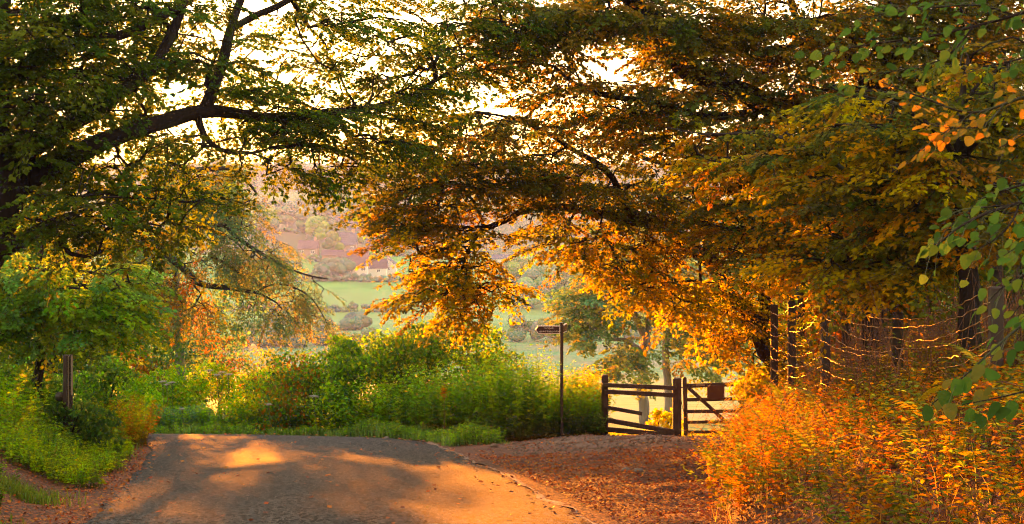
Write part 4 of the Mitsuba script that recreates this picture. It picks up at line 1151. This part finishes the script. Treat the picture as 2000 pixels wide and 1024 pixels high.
def blades(key, pts, h, palette, seed, width=.006, mat='leaf_material', lean=.5):
    r = np.random.default_rng(seed)
    n = len(pts)
    z = ground(pts[:, 0], pts[:, 1])
    foot = np.column_stack([pts, z - .01])
    h = np.broadcast_to(h, (n,)) * r.uniform(.5, 1.3, n)
    az = r.uniform(0, 6.28, n)
    d = np.column_stack([np.cos(az), np.sin(az)]) * (h * lean * r.uniform(.3, 1, n))[:, None]
    wv = np.column_stack([-np.sin(az), np.cos(az), az * 0]) * width
    mid = foot + np.column_stack([d * .35, h * .62])
    tip = foot + np.column_stack([d, h * .95])
    v = np.stack([foot - wv, foot + wv, mid - wv * .8, mid + wv * .8, tip], 1)
    f = np.array([[0, 1, 3], [0, 3, 2], [2, 3, 4]])
    a = Acc()
    a.add(v.reshape(-1, 3), (f[None] + 5 * np.arange(n)[:, None, None]).reshape(-1, 3), np.repeat(tint(n, palette, None, .2, seed=r), 5, 0))
    a.put(key, mat, color=True)
    return key


rs = np.random.default_rng(5)
NETTLE = [(.12, .20, .03), (.15, .23, .035), (.19, .24, .035), (.09, .16, .03)]


def strip(pts, off0, off1):
    """ground polygon between two offsets (metres to the outside) of the road's right edge, from one x to another"""
    p = np.asarray(pts, float)
    t = unit(np.gradient(p, axis=0))
    nrm = np.column_stack([-t[:, 1], t[:, 0]]) * -1
    return Polygon(np.vstack([p + nrm * off0, (p + nrm * off1)[::-1]])).buffer(0)


edge_far = rr[(rr[:, 1] > 25.5) & (rr[:, 0] > -14)]
V = strip(edge_far, .12, 1.1)
q = scatter_in(V, 3400, rs)
nv = meshkit.fbm(np.column_stack([q * 1.3, q[:, 0] * 0]), 3, 6)
q, nv = q[nv > .36], nv[nv > .36]
tag(stalks('verge_herbs', q, .12 + .55 * (nv - .3), 4, .075, NETTLE + GREEN, 91), 'low green herbs along the outer verge of the bend', 'herbs', kind='stuff')
q = scatter_in(strip(edge_far, .0, 1.3), 8000, rs)
tag(blades('verge_grass', q, .05 + .42 * meshkit.fbm(np.column_stack([q * 1.1, q[:, 0] * 0]), 3, 7) ** 1.5, [(.08, .14, .04), (.11, .17, .05), (.14, .17, .06)], 92), 'rough grass along the outer verge of the bend', 'grass', kind='stuff')
nb = Polygon([at(600, 30.9), at(680, 30.2), at(800, 29.4), at(900, 28.6), at(1000, 28.2), at(1100, 28.4), at(1176, 28.9), at(1178, 30.4), at(1050, 31), at(980, 30.6), at(700, 31.2)])
q = scatter_in(nb, 1500, rs)
hq = np.interp(CX + q[:, 0] / q[:, 1] * F, [600, 700, 800, 950, 1000, 1060, 1100, 1180], [.9, 1.15, 1.3, 1.45, 1.5, 1.4, 1.3, 1.0])
hq = hq * (.55 + .8 * meshkit.fbm(np.column_stack([q * 1.6, q[:, 0] * 0]), 3, 2))
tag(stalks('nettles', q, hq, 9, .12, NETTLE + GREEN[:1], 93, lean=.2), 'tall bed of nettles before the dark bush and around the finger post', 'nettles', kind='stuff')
q = scatter_in(Polygon([at(940, 28.1), at(1180, 28.5), at(1180, 29.3), at(940, 29)]), 700, rs)
tag(stalks('post_herbs', q, .5, 5, .10, GREEN + DARK, 193, lean=.25), 'shaded green herbs around the foot of the finger post', 'herbs', kind='stuff')
lb = Polygon([at(235, 34.6), at(330, 34.2), at(450, 33.2), at(600, 31.4), at(620, 31.9), at(460, 34), at(330, 35.4), at(235, 35.6)])
tag(stalks('hedge_herbs', scatter_in(lb, 1500, rs), .72, 7, .10, NETTLE + BLUEGREEN, 94), 'tall soft herbs below the bright hedge', 'herbs', kind='stuff')
golden = Polygon([at(1110, 29.6), at(1175, 29.4), at(1180, 31), at(1100, 31)])
tag(stalks('golden_weeds', scatter_in(golden, 260, rs), 1.35, 7, .13, GOLD + BRIGHT[2:], 95), 'sunlit golden weeds between the finger post and the fence', 'weeds', kind='stuff')

# left bank ground cover
xl = lambda y: np.interp(y, LEFT[:8, 1], LEFT[:8, 0])
lbank = Polygon([(xl(y) - .75 - .5 * math.sin(y * .9) ** 2, y) for y in np.arange(11, 27.6, .5)] + [(xl(y) - 5, y) for y in np.arange(27.5, 10.9, -.5)])
q = scatter_in(lbank, 9000, rs)
q = q[meshkit.fbm(np.column_stack([q * .7, q[:, 0] * 0]), 2, 4) > .40]
q = q[~((q[:, 1] > 19.6) & (q[:, 1] < 21.4) & (q[:, 0] < -6.2) & (q[:, 0] > -8))]
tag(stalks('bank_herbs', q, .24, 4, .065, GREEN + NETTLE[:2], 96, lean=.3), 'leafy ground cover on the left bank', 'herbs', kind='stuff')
lbank2 = Polygon([(xl(y) - .9, y) for y in np.arange(18.5, 27.6, .5)] + [(xl(y) - 3, y) for y in np.arange(27.5, 18.4, -.5)])
lb3 = Polygon([(xl(y) - 1.5, y) for y in np.arange(20.5, 28, .5)] + [(xl(y) - 6, y) for y in np.arange(27.5, 20.4, -.5)])
tag(stalks('bank_nettles', scatter_in(lb3, 900, rs), .75, 7, .11, NETTLE + BRIGHT[:2], 196, lean=.2), 'pale green nettles on the slope behind the old post', 'nettles', kind='stuff')
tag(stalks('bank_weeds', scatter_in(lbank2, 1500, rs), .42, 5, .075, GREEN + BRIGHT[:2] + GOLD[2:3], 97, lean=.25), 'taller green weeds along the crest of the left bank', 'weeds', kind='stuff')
q = np.vstack([rs.normal((xl(y) - o, y), s, (n, 2)) for y, o, s, n in [(15.6, .85, .22, 700), (14.4, 1.7, .3, 500), (22.5, .85, .3, 900), (24.5, .8, .3, 900), (20.2, .95, .25, 700), (13.3, 1.1, .22, 400)]])
tag(blades('bank_grass', q, .17, [(.09, .13, .03), (.12, .16, .04), (.10, .11, .03)], 98, lean=.9), 'small tufts of grass on the left verge', 'grass', kind='stuff')

amber = Polygon([at(205, 24.2), at(288, 25.4), at(290, 28), at(200, 28)])
tag(stalks('amber_weeds', scatter_in(amber, 420, rs), .8, 7, .075, GOLD[1:] + RUST[:2] + BRIGHT[:2], 197, lean=.25), 'amber sunlit weeds at the corner of the left bank', 'weeds', kind='stuff')
lb4 = Polygon([(xl(y) - .35 - .25 * math.sin(y * 2.1), y) for y in np.arange(17.5, 27, .4)] + [(xl(y) - 1.6, y) for y in np.arange(26.8, 17.4, -.4)])
tag(stalks('verge_weeds', scatter_in(lb4, 2200, rs), .30, 4, .065, GREEN[2:3] + NETTLE + BRIGHT[1:3], 198, lean=.3), 'fresh green weeds along the left road edge up to the bend', 'weeds', kind='stuff')

# right bank: brambles and dry herbs, lit by the low sun
BRAMBLE = [(.16, .10, .022), (.22, .14, .025), (.10, .11, .025), (.06, .08, .02), (.20, .075, .022), (.08, .05, .02), (.09, .12, .03)]
xf = lambda y: np.interp(y, FOOT[:, 0], FOOT[:, 1])
rbank = Polygon([(xf(y) + .05 + .25 * math.sin(y * 1.7), y) for y in np.arange(6.5, 28.4, .4)] + [(xf(y) + 6.5, y) for y in np.arange(28, 6.4, -.4)])
q = scatter_in(rbank, 11000, rs)
w = np.exp(-np.maximum(0, q[:, 0] - xf(q[:, 1])) * .22)
q = q[rs.uniform(size=len(q)) < w]
hq = .30 + .40 * meshkit.fbm(np.column_stack([q * .6, q[:, 0] * 0]), 2, 9) - .10 * sstep(22, 27, q[:, 1])
tag(stalks('brambles', q, hq, 7, .08, BRAMBLE, 101, lean=.55, stem_r=.003), 'tangle of low brambles and herbs covering the right bank', 'brambles', kind='stuff')
q = scatter_in(rbank, 2600, rs)
q = q[rs.uniform(size=len(q)) < np.exp(-np.maximum(0, q[:, 0] - xf(q[:, 1])) * .5)]
tag(blades('dry_grass', q, .42, [(.24, .17, .06), (.20, .16, .05), (.28, .18, .07)], 102, lean=.9, width=.004), 'thin dry grass among the brambles on the right bank', 'grass', kind='stuff')
a = Acc()
rc = np.random.default_rng(103)
for k in range(420):
    p = scatter_in(rbank, 1, rc)[0]
    z = gz(*p)
    az = rc.uniform(0, 6.28)
    L = rc.uniform(.5, 1.5)
    e = p + np.array([math.cos(az), math.sin(az)]) * L
    hgt = rc.uniform(.25, .75)
    pts = resample([[p[0], p[1], z], [(p[0] + e[0]) / 2, (p[1] + e[1]) / 2, z + hgt], [e[0], e[1], gz(*e) + .08]], .2)
    a.add(*tube(pts, np.linspace(.0045, .002, len(pts)), 3, cap=False))
a.put('bramble_canes', 'rust_stem_material', smooth=True)
tag('bramble_canes', 'arching russet canes over the right bank', 'canes', kind='stuff')
# bracken fronds among the brambles
a = Acc()
for k in range(260):
    p = scatter_in(rbank, 1, rc)[0]
    if rc.uniform() > math.exp(-max(0, p[0] - xf(p[1])) * .3):
        continue
    z = gz(*p)
    az, L = rc.uniform(0, 6.28), rc.uniform(.4, .75)
    o_ = np.array([math.cos(az), math.sin(az), 0])
    rise = rc.uniform(.35, .7)
    pts = resample([[p[0], p[1], z], np.array([p[0], p[1], z + rise * .8]) + o_ * L * .3, np.array([p[0], p[1], z + rise]) + o_ * L], .045)
    col = tint(1, [(.20, .15, .03), (.14, .15, .03), (.24, .12, .03), (.10, .13, .03)], None, .15, seed=rc)[0]
    a.add(*tube(pts, np.linspace(.004, .0015, len(pts)), 3, cap=False), col * .6)
    m = len(pts)
    q_ = pts[m // 3:]
    u_ = np.linspace(0, 1, len(q_))
    t_ = unit(np.gradient(q_, axis=0))
    sd_ = unit(np.cross(t_, [0, 0, 1.0]))
    for sg in (-1, 1):
        a.add(*leaves(q_, t_ * .55 + sd_ * sg + [0, 0, -.12], np.cross(t_, sd_) * -1 + rc.normal(0, .15, q_.shape), (.19 * L) * (1 - u_) ** .8 * np.minimum(1, .45 + 2.2 * u_) + .02, col * np.exp(rc.normal(0, .1, (len(q_), 1))), 'long'))
a.put('bracken', 'leaf_material', color=True)
tag('bracken', 'bronze and green bracken fronds among the brambles', 'bracken', kind='stuff')
a = Acc()
for k in range(900):                                      # dead stems standing behind the wires
    y = rc.uniform(14, 24)
    x = xf(y) + rc.uniform(1.3, 4.5)
    z = gz(x, y)
    L = rc.uniform(.5, 1.4)
    d_ = np.array([rc.normal(0, .3), rc.normal(0, .2), 1.0])
    a.add(*tube([[x, y, z], np.array([x, y, z]) + d_ * L * .5, np.array([x, y, z]) + d_ * L + [rc.normal(0, .05), 0, 0]], [.006, .005, .002], 3, cap=False))
a.put('dead_stems', 'rust_stem_material', smooth=True)
tag('dead_stems', 'dead russet stems standing in the wood behind the wires', 'stems', kind='stuff')
gb = Polygon([at(1180, 29.9), at(1460, 30.2), at(1700, 40), at(1150, 40)])
tag(blades('meadow_grass', scatter_in(gb, 16000, rs), .14, [(.20, .20, .04), (.24, .22, .05), (.17, .19, .04)], 104, width=.007), 'sunlit short grass just behind the fence and gate', 'grass', kind='stuff')

# fallen leaves and grit
lit = Polygon([(-.9, 25), (.2, 19.3), (1.0, 14), (1.5, 10.5), (3.3, 10.5), (2.9, 16), (4.0, 23), (5.0, 28.8), (1.2, 28.4), (-1, 27)]).difference(ROAD.buffer(-.06))
q = scatter_in(lit, 24000, rs)
q = q[rs.uniform(size=len(q)) < np.where((q[:, 1] > 23.5), .14, 1)]
ql = scatter_in(Polygon([(xl(y) + .1, y) for y in np.arange(11, 27, .5)] + [(xl(y) - 1.9, y) for y in np.arange(26.5, 10.9, -.5)]), 5200, rs)
LIT = [(.28, .075, .022), (.34, .10, .028), (.20, .055, .02), (.15, .05, .025), (.36, .16, .05)]
for nm, qq, lab in (('fallen_leaves', q, 'russet fallen leaves on the track between the lane and the gate'), (num('fallen_leaves_left_behind'), ql, None)):
    if lab is None:
        nm, lab = 'fallen_leaves_001', 'brown fallen leaves along the left road edge'
    z = ground(qq[:, 0], qq[:, 1]) + rs.uniform(.004, .03, len(qq))
    a = Acc()
    a.add(*leaves(np.column_stack([qq, z]), rand_dir(len(qq)) * [1, 1, .25], np.array([0, 0, 1.0]) + rs.normal(0, .4, (len(qq), 3)), rs.uniform(.018, .055, len(qq)), tint(len(qq), LIT), 'flake'))
    a.put(nm, 'litter_material', color=True)
    tag(nm, lab, 'leaves', kind='stuff')


qr = scatter_in(ROAD.intersection(Polygon([(-14, 11), (4, 11), (4, 30), (-14, 34)])), 9000, rs)
dr_ = shapely.distance(ROAD.boundary, shapely.points(qr))
k_ = rs.uniform(size=len(qr)) < .03 + .8 * np.exp(-dr_ / .16)
qr, dr_ = qr[k_], dr_[k_]
tt_ = np.clip(dr_ / 5, 0, .5)
z = HEIGHT(qr[:, 1]) + .026 + .05 * (1 - (2 * tt_ - 1) ** 2) + rs.uniform(0, .012, len(qr))
a = Acc()
a.add(*leaves(np.column_stack([qr, z]), rand_dir(len(qr)) * [1, 1, .15], np.array([0, 0, 1.0]) + rs.normal(0, .3, (len(qr), 3)), rs.uniform(.03, .075, len(qr)), tint(len(qr), LIT), 'flake'))
a.put('fallen_leaves_002', 'litter_material', color=True)
tag('fallen_leaves_002', 'scattered fallen leaves blown onto the tarmac along its edges', 'leaves', kind='stuff')


def stone(c, s, seed):
    m = trimesh.creation.icosphere(subdivisions=2)
    m.vertices *= 1 + .5 * (meshkit.fbm(m.vertices * 1.4 + seed, 3, seed) - .5)[:, None]
    m.vertices *= s
    m.apply_translation(c)
    return m


g = Acc()
q = scatter_in(Polygon([(-.9, 26.6), (.1, 24), (1.6, 23.4), (4, 25), (4.6, 28.6), (1, 28.2)]).difference(ROAD), 1500, rs)
base_stone = trimesh.creation.icosphere(subdivisions=0)
for k in range(len(q)):
    s = rs.uniform(.008, .028)
    g.add(base_stone.vertices * s * rs.uniform(.6, 1.3, 3) + [q[k, 0], q[k, 1], gz(*q[k]) + .3 * s], base_stone.faces)
g.put('gravel', 'stone_material')
tag('gravel', 'loose gravel scattered before the rail fence', 'gravel', kind='stuff')
for k, (px, py, d, s, lab) in enumerate([(1222, 938, 19.6, .065, 'pale half buried stone, first of two on the russet slope'), (1248, 944, 19.4, .07, 'pale half buried stone, second of two on the russet slope'), (965, 886, 25, .07, 'flat grey stone at the edge of the track'), (1210, 880, 26.3, .08, 'small dark stone before the fence'),
                                      (755, 861, 28.1, .06, 'pale pebble on the verge beside the lane')]):
    p = P(px, py, d)
    key = tag(num('stone'), lab, 'stone')
    scene[key] = mikit.ply(stone([p[0], p[1], gz(p[0], p[1]) + .02], np.array([1, .8, .6]) * s, k + 3), 'stone_material', smooth=40)

# ---------------------------------------------------------------- finger post, fence, gate, old post, wire fence
key = tag('finger_post', 'slim dark metal signpost with two brown finger arms among the nettles', 'signpost')
D = 28.4
b = P(1097, 850, D)
zt = P(1097, 634, D)[2]
zb = gz(b[0], b[1]) - .2
m = trimesh.creation.cylinder(radius=.032, height=zt - zb, sections=20)
m.apply_translation([b[0], b[1], (zt + zb) / 2])
scene[key + '__post'] = mikit.ply(m, 'metal_post_material', smooth=40)
m = trimesh.creation.cylinder(radius=.038, height=.05, sections=20)
m.apply_translation([b[0], b[1], zt + .01])
scene[key + '__cap'] = mikit.ply(m, 'metal_post_material', smooth=40)


def finger(part, L, hgt, angle, text):
    """an arm that leaves the post along +x local, pointed at its end, with a pale rim and lettering on its face"""
    zc = zt - .105
    M = np.eye(4)
    c, s = math.cos(angle), math.sin(angle)
    # local x: along the arm, local y: up, local z: towards the reader
    ex, ez = np.array([c, s, 0]), np.array([s, -c, 0])
    M[:3, 0], M[:3, 1], M[:3, 2] = ex, [0, 0, 1], ez
    M[:3, 3] = [b[0], b[1], zc]
    out = Polygon([(.03, -hgt / 2), (L - .06, -hgt / 2), (L, 0), (L - .06, hgt / 2), (.03, hgt / 2)])
    for nm, pl, z0, th, mat in ((part, out, -.011, .022, 'sign_edge_material'), (part + '__face', out.buffer(-.018, join_style=2), -.0135, .027, 'sign_brown_material')):
        e = trimesh.creation.extrude_polygon(pl, th, engine='earcut')
        e.apply_translation([0, 0, z0])
        e.apply_transform(M)
        scene[f'{key}__{nm}'] = mikit.ply(e, mat)
    if text:
        R = np.eye(4)
        # the words read along the arm from its point towards the post, facing the reader
        R[:3, 0], R[:3, 1] = -ex, [0, 0, 1]
        R[:3, 2] = np.cross(R[:3, 0], R[:3, 1])
        R[:3, 3] = np.array([b[0], b[1], zc]) + ex * (L * .47) + R[:3, 2] * .0136
        for line, hh, yy in text:
            t = meshkit.text_mesh(line, hh, .003)
            w_ = t.bounds[1][0] - t.bounds[0][0]
            t.apply_translation([-t.bounds[0][0] - w_ / 2, 0, 0])
            t.apply_scale([min(1, (L - .12) / w_), 1, 1])
            t.apply_translation([0, yy, 0])
            t.apply_transform(R)
            scene[num(f'{key}__{part}__lettering')] = mikit.ply(t, 'sign_edge_material')


finger('arm', .53, .165, math.pi, [('Footpath', .034, .020), ('Heart of England Way', .034, -.046)])
finger('arm_001', .55, .165, math.radians(77), None)
tag(key + '__arm', 'brown finger arm reading Footpath, Heart of England Way')
tag(key + '__arm_001', 'foreshortened finger arm pointing away towards the gate')

key = tag('rail_fence', 'dark wooden rail fence with a broken middle rail between two posts', 'fence')
Df = 29.2
A_, B_ = P(1181, 850, 29.0), P(1322, 856, 29.0)
for k, (o, t_, w_, dd) in enumerate([(A_, 732, .13, .13), (B_, 738, .17, .16)]):
    zt_ = P(0, t_, 29.0)[2]
    z0 = gz(o[0], o[1]) - .25
    m = box([o[0], o[1], (zt_ + z0) / 2], [w_, dd, zt_ - z0], .018)
    scene[num(key + '__post')] = mikit.ply(m, 'timber_material')
for (x0, y0, x1, y1, h_) in [(1176, 752, 1322, 758, .085), (1180, 765, 1316, 772, .085), (1180, 795, 1254, 808, .075), (1182, 820, 1318, 844, .095), (1176, 838, 1318, 851, .10)]:
    scene[num(key + '__rail')] = mikit.ply(beam(P(x0, y0, 28.9), P(x1, y1, 28.88), .05, h_), 'timber_material')
tag(key + '__rail_002', 'broken rail ending in mid air')

key = tag('gate', 'dark wooden five barred field gate with a square board on its upper rails', 'gate')
g0 = 29.5


def gp(px, py, dd=0.0):
    return P(px, py, g0 + dd)


m = beam(gp(1340, 851), gp(1337, 741), .075, .085, .012)
scene[num(key + '__stile')] = mikit.ply(m, 'timber_material')
m = trimesh.creation.cylinder(radius=.042, height=.09, sections=14)
m.apply_transform(trimesh.transformations.rotation_matrix(math.pi / 2, [1, 0, 0]))
m.apply_translation(gp(1337, 740))
scene[key + '__stile_top'] = mikit.ply(m, 'timber_material', smooth=40)
m = beam(gp(1449, 851), gp(1449, 740), .075, .10, .012)
scene[num(key + '__stile')] = mikit.ply(m, 'timber_material')
for (y0, y1, h_) in [(754, 750, .085), (781, 779, .07), (804, 803, .07), (825, 824, .065), (844, 844, .065)]:
    scene[num(key + '__bar')] = mikit.ply(beam(gp(1341, y0), gp(1448, y1), .035, h_), 'timber_material')
scene[key + '__brace'] = mikit.ply(beam(gp(1344, 757, -.04), gp(1420, 826, -.04), .03, .075), 'timber_material')
c0 = gp(1398, 766.5, -.045)
scene[key + '__board'] = mikit.ply(box(c0, [.36, .02, .30], .004), 'sign_brown_material')
scene[key + '__plate'] = mikit.ply(box(gp(1368, 752.5, -.03), [.19, .012, .04], .003), 'pale_stripe_material')
tag(key + '__plate', 'small pale plate on the top bar')
scene[key + '__latch'] = mikit.ply(trimesh.util.concatenate([beam(gp(1322, 757), gp(1338, 757), .02, .022, .003), trimesh.Trimesh(*tube(resample([gp(1329, 760, -.1), gp(1331, 785, -.1), gp(1336, 806, -.07)], .04), .006, 6), process=False)]), 'metal_post_material')
key = tag('gate_post', 'square dark post at the hinge end of the gate half hidden by golden leaves', 'post')
o = P(1463, 850, 29.6)
zt_ = P(0, 734, 29.6)[2]
z0 = gz(o[0], o[1]) - .3
scene[key] = mikit.ply(box([o[0], o[1], (zt_ + z0) / 2], [.14, .14, zt_ - z0], .015), 'timber_material')

key = tag('old_post', 'weathered dark wooden post with two pale edges on the left bank', 'post')
o = P(131, 850, 21.8)
zt_ = P(0, 693, 21.8)[2]
z0 = gz(o[0], o[1]) - .3
scene[key + '__shaft'] = mikit.ply(box([o[0] - .015, o[1], (zt_ + z0) / 2], [.074, .09, zt_ - z0], .012), 'timber_material')
scene[key + '__strip'] = mikit.ply(box([o[0] + .037, o[1] - .03, zt_ - .48], [.011, .07, .93]), 'pale_stripe_material')
scene[key + '__strip_001'] = mikit.ply(box([o[0] + .083, o[1] - .03, zt_ - .31], [.011, .07, .6]), 'pale_stripe_material')
scene[key + '__back_board'] = mikit.ply(box([o[0] + .060, o[1] + .012, zt_ - .52], [.034, .06, 1.04], .003), 'timber_material')
m = stone([o[0] - .11, o[1], P(0, 775, 21.8)[2]], np.array([.075, .075, .075]), 9)
scene[key + '__bracket'] = mikit.ply(m, 'timber_material', smooth=40)

key = tag('wire_fence', 'old post and wire fence with sagging strands along the right wood', 'fence')
posts = [(1512, 24.6, 595, .12), (1546, 22.4, 588, .12), (1612, 19.2, 540, .12), (1752, 15.9, 610, .12), (1945, 13.2, 560, .12)]
pp = []
for px, d, ty, w_ in posts:
    x = (px - CX) / F * d
    zt_ = P(px, ty, d)[2]
    z0 = gz(x, d) - .2
    scene[num(key + '__post')] = mikit.ply(box([x, d, (zt_ + z0) / 2], [w_, .1, zt_ - z0], .012), 'timber_material')
    pp.append((x, d, zt_, gz(x, d)))
for k in range(len(pp) - 1):
    (x0, y0, t0, g0_), (x1, y1, t1, g1_) = pp[k], pp[k + 1]
    for s in range(8):
        u = .22 + .72 * s / 7
        e0, e1 = np.array([x0 - .065, y0 - .04, g0_ + (t0 - g0_) * u]), np.array([x1 - .065, y1 - .04, g1_ + (t1 - g1_) * u + rc.normal(0, .03)])
        n_ = 26
        tt = np.linspace(0, 1, n_)[:, None]
        pts = e0 + (e1 - e0) * tt
        pts[:, 2] -= (4 * tt * (1 - tt))[:, 0] * rc.uniform(.05, .15)
        pts += rc.normal(0, .008, pts.shape)
        v_, f_ = tube(pts, .0065, 5)
        scene[num(key + '__wire')] = mikit.ply((v_, f_), 'wire_material', smooth=True)

# cow parsley and dock standing out of the hedges
def umbel(px, py, d, w, label):
    key = tag(num('cow_parsley'), label, 'plant', 'white umbels in the hedges')
    r = np.random.default_rng(int(px))
    c = P(px, py, d)
    z = gz(c[0], c[1])
    a = Acc()
    a.add(*tube(resample([[c[0] + .1, c[1], z], [c[0] + .03, c[1], (z + c[2]) / 2], [c[0], c[1], c[2] - .12]], .2), .005, 4))
    fl = Acc()
    for k in range(14):
        an, rr0 = r.uniform(0, 6.28), .72 * w * math.sqrt(r.uniform(0, 1))
        e = c + np.array([math.cos(an) * rr0, math.sin(an) * rr0, .02 - .25 * rr0 ** 2 / w])
        a.add(*tube([c + [0, 0, -.12], (c + e) / 2 + [0, 0, -.05], e], .0025, 3, cap=False))
        n_ = 10
        fl.add(*leaves(e + r.normal(0, .016, (n_, 3)) * [1, 1, .3], rand_dir(n_, 0, r) * [1, 1, .2], np.array([0, 0, 1.0]) + r.normal(0, .3, (n_, 3)), .03, [.7, .7, .6], 'flake'))
    a.put(key + '__stem', 'stem_material', smooth=True)
    fl.put(key + '__flowers', 'umbel_material')


for k, (px, py, d, w) in enumerate([(318, 746, 34.6, .12), (326, 752, 34.5, .1), (434, 728, 34.4, .12), (446, 732, 34.3, .11), (613, 775, 29.9, .1), (336, 748, 34.5, .09), (425, 733, 34.3, .09), (525, 791, 30.8, .08), (357, 800, 33, .07), (410, 724, 34.5, .09)]):
    umbel(px, py, d, w, ['pale umbel above the bright hedge', 'second pale umbel beside the first on the bright hedge', 'white umbel where the bright hedge meets the yellow bush', 'white umbel just right of its twin at the yellow bush', 'lone white umbel low before the bush row',
                         'third small umbel on the bright hedge', 'small umbel left of the twins', 'tiny umbel low in the herbs', 'tiny umbel by the bright herbs', 'umbel at the top of the bright hedge'][k])
for k, (px, py, d) in enumerate([(867, 766, 28.1), (868, 775, 28.0)]):
    if k:
        continue
    key = tag('dock_plant', 'rusty dock seed head standing out of the nettles', 'plant')
    c = P(px, py, d)
    z = gz(c[0], c[1])
    a = Acc()
    a.add(*tube([[c[0], c[1], z], [c[0] + .02, c[1], (z + c[2]) / 2], c], [.006, .005, .003], 5))
    a.put(key + '__stem', 'rust_stem_material', smooth=True)
    a = Acc()
    a.add(*leaves(c + rs.normal(0, .05, (160, 3)) * [.6, .6, 1.3], rand_dir(160, .4, rs), rand_dir(160, 0, rs), .03, tint(160, RUST[:2]), 'flake'))
    a.put(key + '__seed_head', 'leaf_material', color=True)
    tag(key + '__seed_head', kind='stuff')
